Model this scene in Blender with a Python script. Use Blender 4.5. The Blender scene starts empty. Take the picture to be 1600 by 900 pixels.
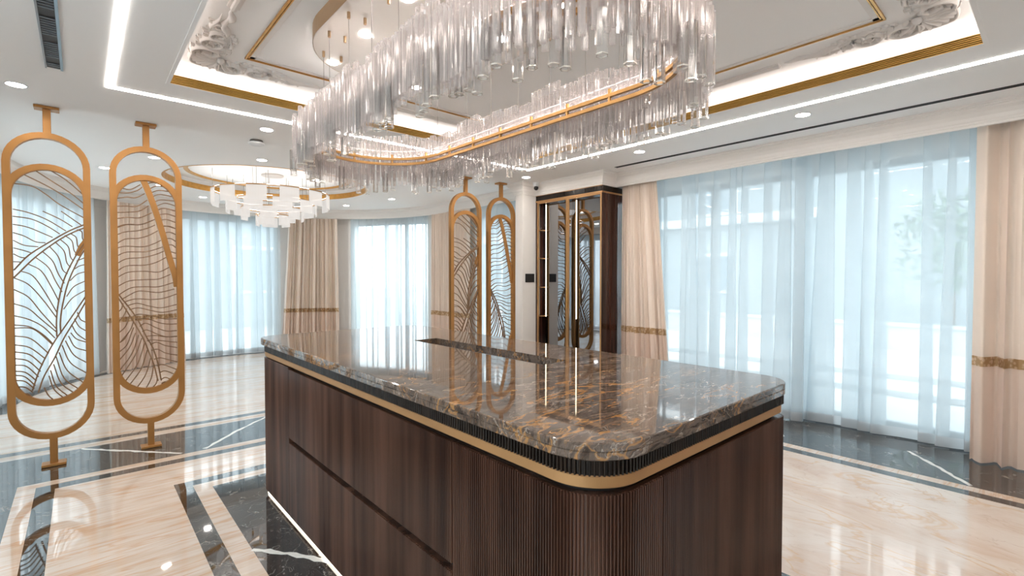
import bpy, bmesh, math, random
from mathutils import Vector
random.seed(7)
S = bpy.context.scene
COL = S.collection
PI = math.pi
# ------------------------------------------------------------------ camera, world, light, exposure
cam_d = bpy.data.cameras.new('camera'); cam = bpy.data.objects.new('camera', cam_d); COL.objects.link(cam)
cam.location = (0, 0, 1.40)
cam.rotation_euler = (math.radians(90 - 1.33), 0, math.radians(-41.54))
cam_d.sensor_width = 36; cam_d.lens = 36 * 760 / 1600; cam_d.clip_start = 0.02
S.camera = cam
S.view_settings.view_transform = 'Standard'; S.view_settings.look = 'None'
S.view_settings.exposure = 1.12; S.view_settings.gamma = 1.0
S.view_settings.use_curve_mapping = False
S.cycles.use_denoising = True
S.cycles.max_bounces = 10; S.cycles.diffuse_bounces = 5; S.cycles.glossy_bounces = 5
S.cycles.transmission_bounces = 8; S.cycles.transparent_max_bounces = 32
S.cycles.sample_clamp_indirect = 6.0; S.cycles.caustics_reflective = False; S.cycles.caustics_refractive = False
W = bpy.data.worlds.new('world'); S.world = W; W.use_nodes = True
bg = W.node_tree.nodes['Background']
bg.inputs[0].default_value = (0.84, 0.935, 1.0, 1); bg.inputs[1].default_value = 2.4

def portal(loc, rot, sx, sy):
    l = bpy.data.lights.new('window_portal', 'AREA'); l.shape = 'RECTANGLE'; l.size = sx; l.size_y = sy
    l.cycles.is_portal = True
    o = bpy.data.objects.new('window_portal', l); COL.objects.link(o); o.location = loc; o.rotation_euler = rot
    return o
portal((5.62, 1.45, 1.2), (PI/2, 0, PI/2), 4.4, 2.4)
for ang_, w_ in ((90, 1.7), (29, 1.9), (146, 1.5), (172, 1.2)):
    a_ = math.radians(ang_); portal((2.03+3.08*math.cos(a_), 7.1+3.08*math.sin(a_), 1.2), (PI/2, 0, a_ + PI/2), w_, 2.4)
portal((5.08, 5.75, 1.2), (PI/2, 0, PI/2), 1.5, 2.4)
portal((-1.75, 1.1, 1.35), (PI/2, 0, -PI/2), 4.2, 2.1)  # sky portal of the added left-wall window
portal((-1.02, 5.95, 1.2), (PI/2, 0, -PI/2), 1.9, 2.4)
# ------------------------------------------------------------------ materials
MATS = {}
def newmat(name):
    m = bpy.data.materials.new(name); m.use_nodes = True
    nt = m.node_tree; nt.nodes.clear()
    out = nt.nodes.new('ShaderNodeOutputMaterial'); MATS[name] = m
    return m, nt, out
def principled(name, col, rough=0.5, metal=0.0, ior=1.5, bump=0.0, bscale=40, var=0.0, vscale=6, coat=0, sheen=0):
    m, nt, out = newmat(name)
    p = nt.nodes.new('ShaderNodeBsdfPrincipled'); nt.links.new(p.outputs[0], out.inputs[0])
    p.inputs['Base Color'].default_value = (*col, 1); p.inputs['Roughness'].default_value = rough
    p.inputs['Metallic'].default_value = metal; p.inputs['IOR'].default_value = ior
    p.inputs['Coat Weight'].default_value = coat
    if sheen: p.inputs['Sheen Weight'].default_value = sheen
    tc = nt.nodes.new('ShaderNodeTexCoord')
    if bump or var:
        n = nt.nodes.new('ShaderNodeTexNoise'); n.inputs['Scale'].default_value = bscale if bump else vscale
        n.inputs['Detail'].default_value = 3
        nt.links.new(tc.outputs['Object'], n.inputs['Vector'])
    if bump:
        b = nt.nodes.new('ShaderNodeBump'); b.inputs['Strength'].default_value = bump; b.inputs['Distance'].default_value = 0.002
        nt.links.new(n.outputs[0], b.inputs['Height']); nt.links.new(b.outputs[0], p.inputs['Normal'])
    if var:
        r = nt.nodes.new('ShaderNodeValToRGB')
        r.color_ramp.elements[0].color = (*[c*(1-var) for c in col], 1); r.color_ramp.elements[1].color = (*[min(1, c*(1+var)) for c in col], 1)
        r.color_ramp.elements[0].position = 0.3; r.color_ramp.elements[1].position = 0.7
        nt.links.new(n.outputs[0], r.inputs[0]); nt.links.new(r.outputs[0], p.inputs['Base Color'])
    return m
def emission(name, col, strength):
    m, nt, out = newmat(name)
    e = nt.nodes.new('ShaderNodeEmission'); e.inputs[0].default_value = (*col, 1); e.inputs[1].default_value = strength
    nt.links.new(e.outputs[0], out.inputs[0]); return m
principled('ceiling_paint', (0.92, 0.91, 0.90), 0.7, bump=0.05, bscale=120)
principled('wall_paint', (0.82, 0.785, 0.75), 0.6, bump=0.05, bscale=120)
principled('plaster', (0.80, 0.76, 0.73), 0.55, bump=0.1, bscale=80)
principled('gold', (0.66, 0.36, 0.10), 0.32, 0.75, var=0.12, vscale=20)
principled('grille_gold', (0.80, 0.47, 0.12), 0.38, 0.6, var=0.1)
principled('grille_dark', (0.05, 0.022, 0.006), 0.5, 0.3, var=0.1)
principled('bronze', (0.40, 0.188, 0.054), 0.42, 0.5, var=0.10, vscale=5)
principled('bronze_strip', (0.46, 0.255, 0.11), 0.38, 0.65, var=0.08)
principled('rail_gold', (0.56, 0.31, 0.11), 0.35, 0.6, var=0.08)
principled('canopy_edge', (0.50, 0.32, 0.18), 0.4, 0.5, var=0.05)
principled('canopy_plate', (0.66, 0.62, 0.58), 0.30, 0.3, var=0.03)
principled('black_metal', (0.012, 0.012, 0.013), 0.45, 0.2, var=0.2)
principled('dark_gap', (0.008, 0.006, 0.005), 0.6, var=0.2)
principled('white_plastic', (0.75, 0.75, 0.75), 0.4, var=0.03)
principled('window_frame', (0.30, 0.33, 0.35), 0.4, 0.3, var=0.05)
principled('terrace_stone', (0.66, 0.66, 0.66), 0.7, var=0.08, vscale=2)
principled('outer_wall', (0.60, 0.61, 0.62), 0.8, var=0.05, vscale=1.5)
principled('facade', (0.29, 0.32, 0.335), 0.8, var=0.08, vscale=0.8)
principled('facade_glass', (0.18, 0.22, 0.25), 0.15, var=0.1)
principled('foliage', (0.12, 0.18, 0.12), 0.8, var=0.4, vscale=8)
principled('bark', (0.22, 0.17, 0.13), 0.9, var=0.3, vscale=12)
principled('vent_blue', (0.35, 0.50, 0.62), 0.4, var=0.05)
principled('vent_slat', (0.30, 0.32, 0.34), 0.35, 0.4, var=0.05)
principled('wire_metal', (0.25, 0.22, 0.20), 0.4, 0.6, var=0.05)
principled('white_vein', (0.80, 0.78, 0.74), 0.12, ior=1.7, var=0.08, vscale=30)
emission('led_white', (1.0, 0.94, 0.88), 22.0)
emission('led_cove', (1.0, 0.92, 0.87), 5.0)
emission('led_cabinet', (1.0, 0.84, 0.60), 2.6)
emission('led_toe', (1.0, 0.90, 0.74), 2.6)
emission('led_rail', (1.0, 0.91, 0.86), 26.0)
emission('led_added_rod', (1.0, 0.93, 0.89), 2.2)
emission('led_added_uplight', (1.0, 0.95, 0.91), 6.0)
emission('downlight_lens', (1.0, 0.93, 0.87), 60.0)

def stone(name, stops, scale, dist, rough, ior, vein=None, stretch=(1, 1, 1), rot=0.0, wave=True):
    m, nt, out = newmat(name); L = nt.links.new
    p = nt.nodes.new('ShaderNodeBsdfPrincipled'); L(p.outputs[0], out.inputs[0])
    p.inputs['Roughness'].default_value = rough; p.inputs['IOR'].default_value = ior
    g = nt.nodes.new('ShaderNodeNewGeometry'); mp = nt.nodes.new('ShaderNodeMapping')
    mp.inputs['Scale'].default_value = stretch; mp.inputs['Rotation'].default_value = (0, 0, rot)
    L(g.outputs['Position'], mp.inputs[0])
    n0 = nt.nodes.new('ShaderNodeTexNoise'); n0.inputs['Scale'].default_value = scale * 0.6; n0.inputs['Detail'].default_value = 4
    L(mp.outputs[0], n0.inputs['Vector'])
    mx = nt.nodes.new('ShaderNodeMixRGB'); mx.blend_type = 'LINEAR_LIGHT'; mx.inputs[0].default_value = dist
    L(mp.outputs[0], mx.inputs[1]); L(n0.outputs['Color'], mx.inputs[2])
    n1 = nt.nodes.new('ShaderNodeTexNoise'); n1.inputs['Scale'].default_value = scale; n1.inputs['Detail'].default_value = 8; n1.inputs['Roughness'].default_value = 0.62
    L(mx.outputs[0], n1.inputs['Vector'])
    r = nt.nodes.new('ShaderNodeValToRGB'); cr = r.color_ramp
    while len(cr.elements) < len(stops): cr.elements.new(0.5)
    for e, (pos, c) in zip(cr.elements, stops): e.position = pos; e.color = (*c, 1)
    L(n1.outputs[0], r.inputs[0]); col = r.outputs[0]
    for v in (vein or []):
        sc, c, lo, hi, dd, amt = v
        n2 = nt.nodes.new('ShaderNodeTexNoise'); n2.inputs['Scale'].default_value = sc; n2.inputs['Detail'].default_value = 5
        n2.inputs['Distortion'].default_value = dd
        L(mx.outputs[0], n2.inputs['Vector'])
        a = nt.nodes.new('ShaderNodeMath'); a.operation = 'SUBTRACT'; a.inputs[1].default_value = 0.5; L(n2.outputs[0], a.inputs[0])
        b = nt.nodes.new('ShaderNodeMath'); b.operation = 'ABSOLUTE'; L(a.outputs[0], b.inputs[0])
        q = nt.nodes.new('ShaderNodeMapRange'); q.inputs[1].default_value = lo; q.inputs[2].default_value = hi
        q.inputs[3].default_value = amt; q.inputs[4].default_value = 0.0; L(b.outputs[0], q.inputs[0])
        k = nt.nodes.new('ShaderNodeMixRGB'); k.inputs[2].default_value = (*c, 1); L(q.outputs[0], k.inputs[0]); L(col, k.inputs[1]); col = k.outputs[0]
    L(col, p.inputs['Base Color']); return m
stone('counter_marble', [(0.25, (0.02, 0.015, 0.012)), (0.42, (0.065, 0.045, 0.035)), (0.52, (0.15, 0.112, 0.09)), (0.60, (0.07, 0.048, 0.036)), (0.75, (0.19, 0.135, 0.10))],
      9.0, 0.22, 0.035, 1.85, [(3.2, (0.50, 0.24, 0.07), 0.0, 0.017, 0.8, 0.75), (6.0, (0.45, 0.38, 0.32), 0.0, 0.010, 0.6, 0.65), (14.0, (0.36, 0.19, 0.08), 0.0, 0.014, 0.4, 0.5)], (0.55, 1.5, 1.0), 0.55)
stone('cream_marble', [(0.25, (0.54, 0.35, 0.235)), (0.42, (0.61, 0.475, 0.375)), (0.55, (0.67, 0.57, 0.495)), (0.75, (0.71, 0.63, 0.565))],
      2.2, 0.10, 0.035, 1.75, [(2.6, (0.56, 0.30, 0.14), 0.0, 0.03, 0.6, 0.55), (8.0, (0.62, 0.44, 0.30), 0.0, 0.02, 0.3, 0.35)], (0.45, 4.5, 1.0), 0.25)
stone('cream_marble_flow', [(0.25, (0.52, 0.36, 0.25)), (0.42, (0.62, 0.49, 0.40)), (0.55, (0.68, 0.59, 0.52)), (0.75, (0.71, 0.64, 0.58))],
      1.6, 0.35, 0.035, 1.75, [(1.3, (0.60, 0.38, 0.20), 0.0, 0.02, 1.4, 0.6), (3.0, (0.50, 0.38, 0.30), 0.0, 0.012, 1.0, 0.4)], (1.6, 0.7, 1.0), 0.5)
stone('black_marble', [(0.3, (0.012, 0.011, 0.011)), (0.5, (0.03, 0.027, 0.025)), (0.7, (0.055, 0.05, 0.045))],
      5.0, 0.2, 0.03, 2.2, [(3.0, (0.40, 0.37, 0.33), 0.0, 0.006, 1.5, 0.7), (9.0, (0.25, 0.23, 0.21), 0.0, 0.008, 1.0, 0.5)], (1, 1, 1), 0.3)

def wood(name, c0, c1, rough, scale=(30, 30, 1.2)):
    m, nt, out = newmat(name); L = nt.links.new
    p = nt.nodes.new('ShaderNodeBsdfPrincipled'); L(p.outputs[0], out.inputs[0])
    p.inputs['Roughness'].default_value = rough; p.inputs['IOR'].default_value = 1.5
    g = nt.nodes.new('ShaderNodeNewGeometry'); mp = nt.nodes.new('ShaderNodeMapping'); mp.inputs['Scale'].default_value = scale
    L(g.outputs['Position'], mp.inputs[0])
    n = nt.nodes.new('ShaderNodeTexNoise'); n.inputs['Scale'].default_value = 1.0; n.inputs['Detail'].default_value = 5; L(mp.outputs[0], n.inputs['Vector'])
    r = nt.nodes.new('ShaderNodeValToRGB'); r.color_ramp.elements[0].position = 0.3; r.color_ramp.elements[1].position = 0.7
    r.color_ramp.elements[0].color = (*c0, 1); r.color_ramp.elements[1].color = (*c1, 1)
    L(n.outputs[0], r.inputs[0]); L(r.outputs[0], p.inputs['Base Color']); return m
wood('fluted_wood', (0.034, 0.015, 0.010), (0.12, 0.056, 0.036), 0.16, (14, 14, 0.8))
wood('frieze_wood', (0.012, 0.008, 0.006), (0.03, 0.018, 0.012), 0.25)
wood('cabinet_wood', (0.012, 0.005, 0.004), (0.07, 0.025, 0.017), 0.12, (16, 16, 0.5))

def cloth(name, col, transl, rough=0.8, var=0.025):
    m, nt, out = newmat(name); L = nt.links.new
    tc = nt.nodes.new('ShaderNodeTexCoord'); n = nt.nodes.new('ShaderNodeTexNoise'); n.inputs['Scale'].default_value = 3; n.inputs['Detail'].default_value = 4
    L(tc.outputs['Object'], n.inputs['Vector'])
    r = nt.nodes.new('ShaderNodeValToRGB'); r.color_ramp.elements[0].position = 0.3; r.color_ramp.elements[1].position = 0.7
    r.color_ramp.elements[0].color = (*[c*(1-var) for c in col], 1); r.color_ramp.elements[1].color = (*[min(1, c*(1+var)) for c in col], 1)
    L(n.outputs[0], r.inputs[0])
    p = nt.nodes.new('ShaderNodeBsdfPrincipled'); p.inputs['Roughness'].default_value = rough; p.inputs['Sheen Weight'].default_value = 0.3
    L(r.outputs[0], p.inputs['Base Color'])
    t = nt.nodes.new('ShaderNodeBsdfTranslucent'); L(r.outputs[0], t.inputs[0])
    x = nt.nodes.new('ShaderNodeMixShader'); x.inputs[0].default_value = transl
    L(p.outputs[0], x.inputs[1]); L(t.outputs[0], x.inputs[2]); L(x.outputs[0], out.inputs[0]); return m
cloth('drape_upper', (0.80, 0.67, 0.57), 0.06, 0.55)
cloth('drape_lower', (0.75, 0.59, 0.49), 0.05, 0.55)
def sheer_mat(name, col, clear):
    m, nt, out = newmat(name); L = nt.links.new
    tr = nt.nodes.new('ShaderNodeBsdfTransparent'); tl = nt.nodes.new('ShaderNodeBsdfTranslucent'); df = nt.nodes.new('ShaderNodeBsdfDiffuse')
    tl.inputs[0].default_value = (*col, 1); df.inputs[0].default_value = (*col, 1)
    tc = nt.nodes.new('ShaderNodeTexCoord'); n = nt.nodes.new('ShaderNodeTexNoise'); n.inputs['Scale'].default_value = 2.5
    L(tc.outputs['Object'], n.inputs['Vector'])
    q = nt.nodes.new('ShaderNodeMapRange'); q.inputs[3].default_value = clear - 0.06; q.inputs[4].default_value = clear + 0.06; L(n.outputs[0], q.inputs[0])
    a = nt.nodes.new('ShaderNodeMixShader'); a.inputs[0].default_value = 0.4; L(tl.outputs[0], a.inputs[1]); L(df.outputs[0], a.inputs[2])
    b = nt.nodes.new('ShaderNodeMixShader'); L(q.outputs[0], b.inputs[0]); L(a.outputs[0], b.inputs[1]); L(tr.outputs[0], b.inputs[2])
    L(b.outputs[0], out.inputs[0]); return m
sheer_mat('sheer', (0.76, 0.82, 0.85), 0.40)
sheer_mat('sheer_hem', (0.74, 0.75, 0.76), 0.25)
def trim_mat(name):
    m, nt, out = newmat(name); L = nt.links.new
    tc = nt.nodes.new('ShaderNodeTexCoord'); mp = nt.nodes.new('ShaderNodeMapping'); L(tc.outputs['UV'], mp.inputs[0])
    v = nt.nodes.new('ShaderNodeTexVoronoi'); v.inputs['Scale'].default_value = 32; L(tc.outputs['Object'], v.inputs['Vector'])
    r = nt.nodes.new('ShaderNodeValToRGB'); r.color_ramp.elements[0].color = (0.66, 0.48, 0.33, 1); r.color_ramp.elements[1].color = (0.44, 0.27, 0.13, 1)
    r.color_ramp.elements[0].position = 0.3; r.color_ramp.elements[1].position = 0.55
    L(v.outputs[0], r.inputs[0]); p = nt.nodes.new('ShaderNodeBsdfPrincipled'); p.inputs['Roughness'].default_value = 0.5; p.inputs['Metallic'].default_value = 0.3
    L(r.outputs[0], p.inputs['Base Color']); L(p.outputs[0], out.inputs[0]); return m
trim_mat('drape_trim')
def crystal(name, tint, body, ior, bcol):
    m, nt, out = newmat(name); L = nt.links.new
    tr = nt.nodes.new('ShaderNodeBsdfTransparent'); tr.inputs[0].default_value = (*tint, 1)
    gl = nt.nodes.new('ShaderNodeBsdfGlossy'); gl.inputs['Roughness'].default_value = 0.12; gl.inputs[0].default_value = (1, 0.97, 0.95, 1)
    tl = nt.nodes.new('ShaderNodeBsdfTranslucent'); tl.inputs[0].default_value = (*bcol, 1)
    df = nt.nodes.new('ShaderNodeBsdfDiffuse'); df.inputs[0].default_value = (*bcol, 1)
    fr = nt.nodes.new('ShaderNodeFresnel'); fr.inputs[0].default_value = ior
    a = nt.nodes.new('ShaderNodeMixShader'); L(fr.outputs[0], a.inputs[0]); L(tr.outputs[0], a.inputs[1]); L(gl.outputs[0], a.inputs[2])
    d = nt.nodes.new('ShaderNodeMixShader'); d.inputs[0].default_value = 0.5; L(tl.outputs[0], d.inputs[1]); L(df.outputs[0], d.inputs[2])
    b = nt.nodes.new('ShaderNodeMixShader'); b.inputs[0].default_value = body; L(a.outputs[0], b.inputs[1]); L(d.outputs[0], b.inputs[2])
    L(b.outputs[0], out.inputs[0]); return m
crystal('crystal', (0.99, 0.98, 0.975), 0.25, 1.42, (1.0, 0.93, 0.91))
crystal('crystal_prism', (0.99, 0.99, 0.99), 0.05, 1.30, (0.9, 0.93, 0.93))
principled('crystal_rim', (0.86, 0.80, 0.72), 0.12, 0.6, var=0.1, vscale=60)
def frost(name):
    m, nt, out = newmat(name); L = nt.links.new
    e = nt.nodes.new('ShaderNodeEmission'); e.inputs[0].default_value = (1, 0.95, 0.91, 1); e.inputs[1].default_value = 0.38
    tr = nt.nodes.new('ShaderNodeBsdfTransparent'); tl = nt.nodes.new('ShaderNodeBsdfTranslucent'); tl.inputs[0].default_value = (0.95, 0.93, 0.9, 1)
    a = nt.nodes.new('ShaderNodeMixShader'); a.inputs[0].default_value = 0.5; L(tr.outputs[0], a.inputs[1]); L(tl.outputs[0], a.inputs[2])
    b = nt.nodes.new('ShaderNodeMixShader'); b.inputs[0].default_value = 0.45; L(a.outputs[0], b.inputs[1]); L(e.outputs[0], b.inputs[2])
    L(b.outputs[0], out.inputs[0]); return m
frost('lit_panel')
def pane_mat(name, tint, refl, rcol):
    m, nt, out = newmat(name); L = nt.links.new
    tr = nt.nodes.new('ShaderNodeBsdfTransparent'); tr.inputs[0].default_value = (*tint, 1)
    g = nt.nodes.new('ShaderNodeBsdfGlossy'); g.inputs['Roughness'].default_value = 0.01; g.inputs[0].default_value = (*rcol, 1)
    a = nt.nodes.new('ShaderNodeMixShader'); a.inputs[0].default_value = refl; L(tr.outputs[0], a.inputs[1]); L(g.outputs[0], a.inputs[2])
    L(a.outputs[0], out.inputs[0]); return m
pane_mat('window_glass', (0.95, 0.98, 0.98), 0.06, (1, 1, 1))
principled('mirror_back', (0.30, 0.30, 0.31), 0.015, 1.0, var=0.01)
pane_mat('cabinet_glass', (0.92, 0.88, 0.84), 0.07, (1, 1, 1))
# ------------------------------------------------------------------ object helpers
ORG = {}
def _mesh(name, V, F, mat, smooth=False):
    me = bpy.data.meshes.new(name); me.from_pydata([tuple(v) for v in V], [], F); me.update()
    if mat: me.materials.append(MATS[mat])
    if smooth:
        for p in me.polygons: p.use_smooth = True
    return me
def add(name, VF, mat, parent=None, smooth=False, origin=None):
    """one mesh object from world-space verts/faces; origin at the bottom centre unless given"""
    V, F = VF
    V = [Vector(v) for v in V]
    if origin is None:
        xs = [v.x for v in V]; ys = [v.y for v in V]; zs = [v.z for v in V]
        origin = Vector(((min(xs)+max(xs))/2, (min(ys)+max(ys))/2, min(zs)))
    origin = Vector(origin)
    me = _mesh(name, [v - origin for v in V], F, mat, smooth)
    o = bpy.data.objects.new(name, me); COL.objects.link(o)
    ORG[o] = origin
    if parent is not None:
        o.parent = parent; o.location = origin - ORG[parent]
    else: o.location = origin
    return o
def thing(name, loc, label, cat, group=None):
    o = bpy.data.objects.new(name, None); COL.objects.link(o); o.location = loc; ORG[o] = Vector(loc)
    o.empty_display_size = 0.05
    return tag(o, label, cat, group)
def tag(o, label, cat, group=None):
    o['label'] = label; o['category'] = cat
    if group: o['group'] = group
    return o
def struct(o, label=None):
    o['kind'] = 'structure'
    if label: o['label'] = label
    return o
def copy_tree(o, loc, parent=None):
    c = o.copy(); COL.objects.link(c); c.parent = parent; c.location = loc
    if parent is None: ORG[c] = Vector(loc)
    for ch in list(o.children): copy_tree(ch, ch.location, c)
    return c
def share(name, src, loc, parent, rotz=0.0):
    o = bpy.data.objects.new(name, src.data); COL.objects.link(o); o.parent = parent
    ORG[o] = Vector(loc); o.location = Vector(loc) - (ORG[parent] if parent else Vector()); o.rotation_euler = (0, 0, rotz); return o
def box(x0, x1, y0, y1, z0, z1):
    V = [(x, y, z) for z in (z0, z1) for (x, y) in ((x0, y0), (x1, y0), (x1, y1), (x0, y1))]
    return V, [(3, 2, 1, 0), (4, 5, 6, 7), (0, 1, 5, 4), (1, 2, 6, 5), (2, 3, 7, 6), (3, 0, 4, 7)]
def bbox(x0, x1, y0, y1, z0, z1, b=0.004):
    bm = bmesh.new(); V, F = box(x0, x1, y0, y1, z0, z1)
    vs = [bm.verts.new(v) for v in V]
    for f in F: bm.faces.new([vs[i] for i in f])
    bmesh.ops.bevel(bm, geom=bm.edges[:], offset=b, segments=2, affect='EDGES', profile=0.5)
    V = [v.co.copy() for v in bm.verts]; bm.verts.index_update(); F = [[v.index for v in f.verts] for f in bm.faces]; bm.free()
    return V, F
def merge(*parts):
    V, F = [], []
    for v, f in parts:
        n = len(V); V += list(v); F += [tuple(i + n for i in q) for q in f]
    return V, F
def prism(poly, z0, z1):
    n = len(poly); V = [(x, y, z0) for x, y in poly] + [(x, y, z1) for x, y in poly]
    return V, [tuple(range(n-1, -1, -1)), tuple(range(n, 2*n))] + [(i, (i+1) % n, n+(i+1) % n, n+i) for i in range(n)]
def loft(rings, close=True, cap0=False, cap1=False):
    n = len(rings[0]); V = [p for r in rings for p in r]; F = []
    for k in range(len(rings)-1):
        for i in range(n if close else n-1):
            j = (i+1) % n; F.append((k*n+i, k*n+j, (k+1)*n+j, (k+1)*n+i))
    if cap0: F.append(tuple(range(n-1, -1, -1)))
    if cap1: F.append(tuple((len(rings)-1)*n+i for i in range(n)))
    return V, F
def disc(cx, cy, z0, z1, r, n=24): return prism([(cx+r*math.cos(2*PI*i/n), cy+r*math.sin(2*PI*i/n)) for i in range(n)], z0, z1)
def lathe(cx, cy, prof, n=24): return loft([[(cx+r*math.cos(2*PI*i/n), cy+r*math.sin(2*PI*i/n), z) for i in range(n)] for r, z in prof], True, True, True)
def catmull(P, k=5):
    P = [Vector(p) for p in P]
    if len(P) < 3:
        return [P[0].lerp(P[-1], i/k) for i in range(k+1)] if len(P) == 2 else P
    Q = [2*P[0]-P[1]] + P + [2*P[-1]-P[-2]]; out = []
    for i in range(1, len(Q)-2):
        a, b, c, d = Q[i-1:i+3]
        for j in range(k):
            t = j/k
            out.append(0.5*((2*b) + (c-a)*t + (2*a-5*b+4*c-d)*t*t + (3*b-a-3*c+d)*t**3))
    out.append(P[-1]); return out
def tube(P, r, n=8, up=None, close=False, cap=True):
    """round tube; r a number or one radius for each point"""
    P = [Vector(p) for p in P]; m = len(P); rings = []
    for i in range(m):
        a = P[(i-1) % m] if (close or i > 0) else P[i]; b = P[(i+1) % m] if (close or i < m-1) else P[i]
        t = (b-a).normalized(); u = Vector(up) if up else (Vector((0, 0, 1)) if abs(t.z) < 0.9 else Vector((1, 0, 0)))
        s = t.cross(u).normalized(); w = s.cross(t)
        rr_ = r[i] if isinstance(r, (list, tuple)) else r
        rings.append([P[i] + (s*math.cos(2*PI*k/n) + w*math.sin(2*PI*k/n))*rr_ for k in range(n)])
    if close: rings.append(rings[0])
    return loft(rings, True, cap and not close, cap and not close)
def bar2d(P, w, y0, y1, closed=False):
    """flat bar following a polyline of (x, z) in the plane of a screen, width w, from depth y0 to y1"""
    m = len(P); rings = []
    for i in range(m):
        a = P[(i-1) % m] if (closed or i > 0) else P[i]; b = P[(i+1) % m] if (closed or i < m-1) else P[i]
        tx, tz = b[0]-a[0], b[1]-a[1]; l = math.hypot(tx, tz) or 1; nx, nz = -tz/l, tx/l
        ww = (w[i] if isinstance(w, list) else w)/2
        rings.append([(P[i][0]+nx*ww, y0, P[i][1]+nz*ww), (P[i][0]-nx*ww, y0, P[i][1]-nz*ww), (P[i][0]-nx*ww, y1, P[i][1]-nz*ww), (P[i][0]+nx*ww, y1, P[i][1]+nz*ww)])
    if closed: rings.append(rings[0])
    return loft(rings, True, not closed, not closed)
def rrect(x0, x1, y0, y1, rad, d=0.0, n=10):
    """rounded rectangle, radii (near-left, near-right, far-right, far-left), inset d, counter-clockwise from above"""
    x0 += d; x1 -= d; y0 += d; y1 -= d; P = []
    for (cx, cy, a0, r) in ((x0, y0, PI, rad[0]), (x1, y0, 1.5*PI, rad[1]), (x1, y1, 0, rad[2]), (x0, y1, 0.5*PI, rad[3])):
        r = max(r-d, 0.003); ccx = cx + (r if cx == x0 else -r); ccy = cy + (r if cy == y0 else -r)
        for i in range(n+1):
            a = a0 + 0.5*PI*i/n; P.append((ccx+r*math.cos(a), ccy+r*math.sin(a)))
    return P
def rings_of(fn, prof): return [[(x, y, z) for x, y in fn(d)] for d, z in prof]
# ------------------------------------------------------------------ the setting: floor
floor = struct(add('floor', box(-1.7, 5.9, -1.7, 10.3, -0.10, -0.02), 'black_marble'))
def slab(x0, x1, y0, y1, mat, name): return add(name, box(x0, x1, y0, y1, -0.02, 0.0), mat, floor)
def frame(x0, x1, y0, y1, w, mat, name):
    o = ((x0, y0), (x1, y0), (x1, y1), (x0, y1)); i = ((x0+w, y0+w), (x1-w, y0+w), (x1-w, y1-w), (x0+w, y1-w))
    for k in range(4):
        j = (k+1) % 4; add(name, prism([o[k], o[j], i[j], i[k]], -0.02, 0.0), mat, floor)
CM, CF, BM = 'cream_marble', 'cream_marble_flow', 'black_marble'
ex = (-0.338, 4.42, -0.47, 4.571)
frame(*ex, 0.093, CM, 'cream_inlay_strip')
frame(ex[0]+.093, ex[1]-.093, ex[2]+.093, ex[3]-.093, 0.095, BM, 'dark_inlay_strip')
fx0, fx1, fy0, fy1 = ex[0]+.188, ex[1]-.188, ex[2]+.188, ex[3]-.188
ix0, ix1, iy0, iy1 = 0.445, 2.465, 0.26, 3.93
for y0, y1 in ((iy0, 1.48), (1.48, 2.70), (2.70, iy1)): slab(fx0, ix0, y0, y1, CM, 'marble_slab')
for x0, x1 in ((fx0, ix0), (ix0, 1.455), (1.455, ix1), (ix1, 3.35), (3.35, fx1)): slab(x0, x1, iy1, fy1, CM, 'marble_slab')
for x0, x1 in ((ix1, 3.35), (3.35, fx1)):
    for y0, y1 in ((fy0, iy0), (iy0, 1.48), (1.48, 2.70), (2.70, iy1)): slab(x0, x1, y0, y1, CF, 'marble_slab')
slab(fx0, ix0, fy0, iy0, CM, 'marble_slab'); slab(ix0, ix1, fy0, iy0, CM, 'marble_slab')
frame(ix0, ix1, iy0, iy1, 0.094, BM, 'dark_inlay_strip')
frame(ix0+.094, ix1-.094, iy0+.094, iy1-.094, 0.098, CM, 'cream_inlay_strip')
slab(ix0+.192, ix1-.192, iy0+.192, iy1-.192, BM, 'dark_marble_slab')
slab(-1.7, ex[0], -1.7, ex[3], BM, 'dark_marble_slab'); slab(ex[1], 5.9, -1.7, ex[3], BM, 'dark_marble_slab'); slab(ex[0], ex[1], -1.7, ex[2], BM, 'dark_marble_slab')
for x0, x1 in ((-1.7, 0.6), (0.6, 2.04), (2.04, 3.5), (3.5, 5.9)): slab(x0, x1, ex[3], 5.27, BM, 'dark_marble_slab')
slab(-1.7, 5.9, 5.27, 5.40, CM, 'cream_inlay_strip'); slab(-1.7, 5.9, 5.40, 5.50, BM, 'dark_inlay_strip')
for x0, x1 in ((-1.7, 0.2), (0.2, 2.04), (2.04, 3.9), (3.9, 5.9)):
    for y0, y1 in ((5.50, 7.2), (7.2, 8.8), (8.8, 10.3)): slab(x0, x1, y0, y1, CM, 'marble_slab')
arcp = lambda r, a: (2.03+r*math.cos(math.radians(a)), 7.1+r*math.sin(math.radians(a)))
for a0 in range(0, 180, 20):
    add('dark_border_piece', prism([arcp(2.78, a0+k*2) for k in range(11)] + [arcp(2.62, a0+20-k*2) for k in range(11)], -0.001, 0.0012), BM, floor)
def vein(P, w, seed):
    rnd = random.Random(seed); Q = catmull([(x, y, 0) for x, y in P], 8); L, R = [], []
    for i, q in enumerate(Q):
        t = (Q[min(i+1, len(Q)-1)] - Q[max(i-1, 0)]).normalized(); n = Vector((-t.y, t.x, 0)); k = w*(0.35+rnd.random()*0.5)
        o = (rnd.random()-.5)*w*0.5
        L.append((q+n*(k+o)).xy); R.append((q-n*(k-o)).xy)
    add('white_vein', prism([tuple(p) for p in L] + [tuple(p) for p in reversed(R)], -0.001, 0.0008), 'white_vein', floor)
vein([(-0.02, 5.26), (0.28, 4.93), (0.577, 4.60)], 0.022, 1); vein([(0.736, 4.60), (1.06, 4.96), (1.38, 5.26)], 0.022, 2)
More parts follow.
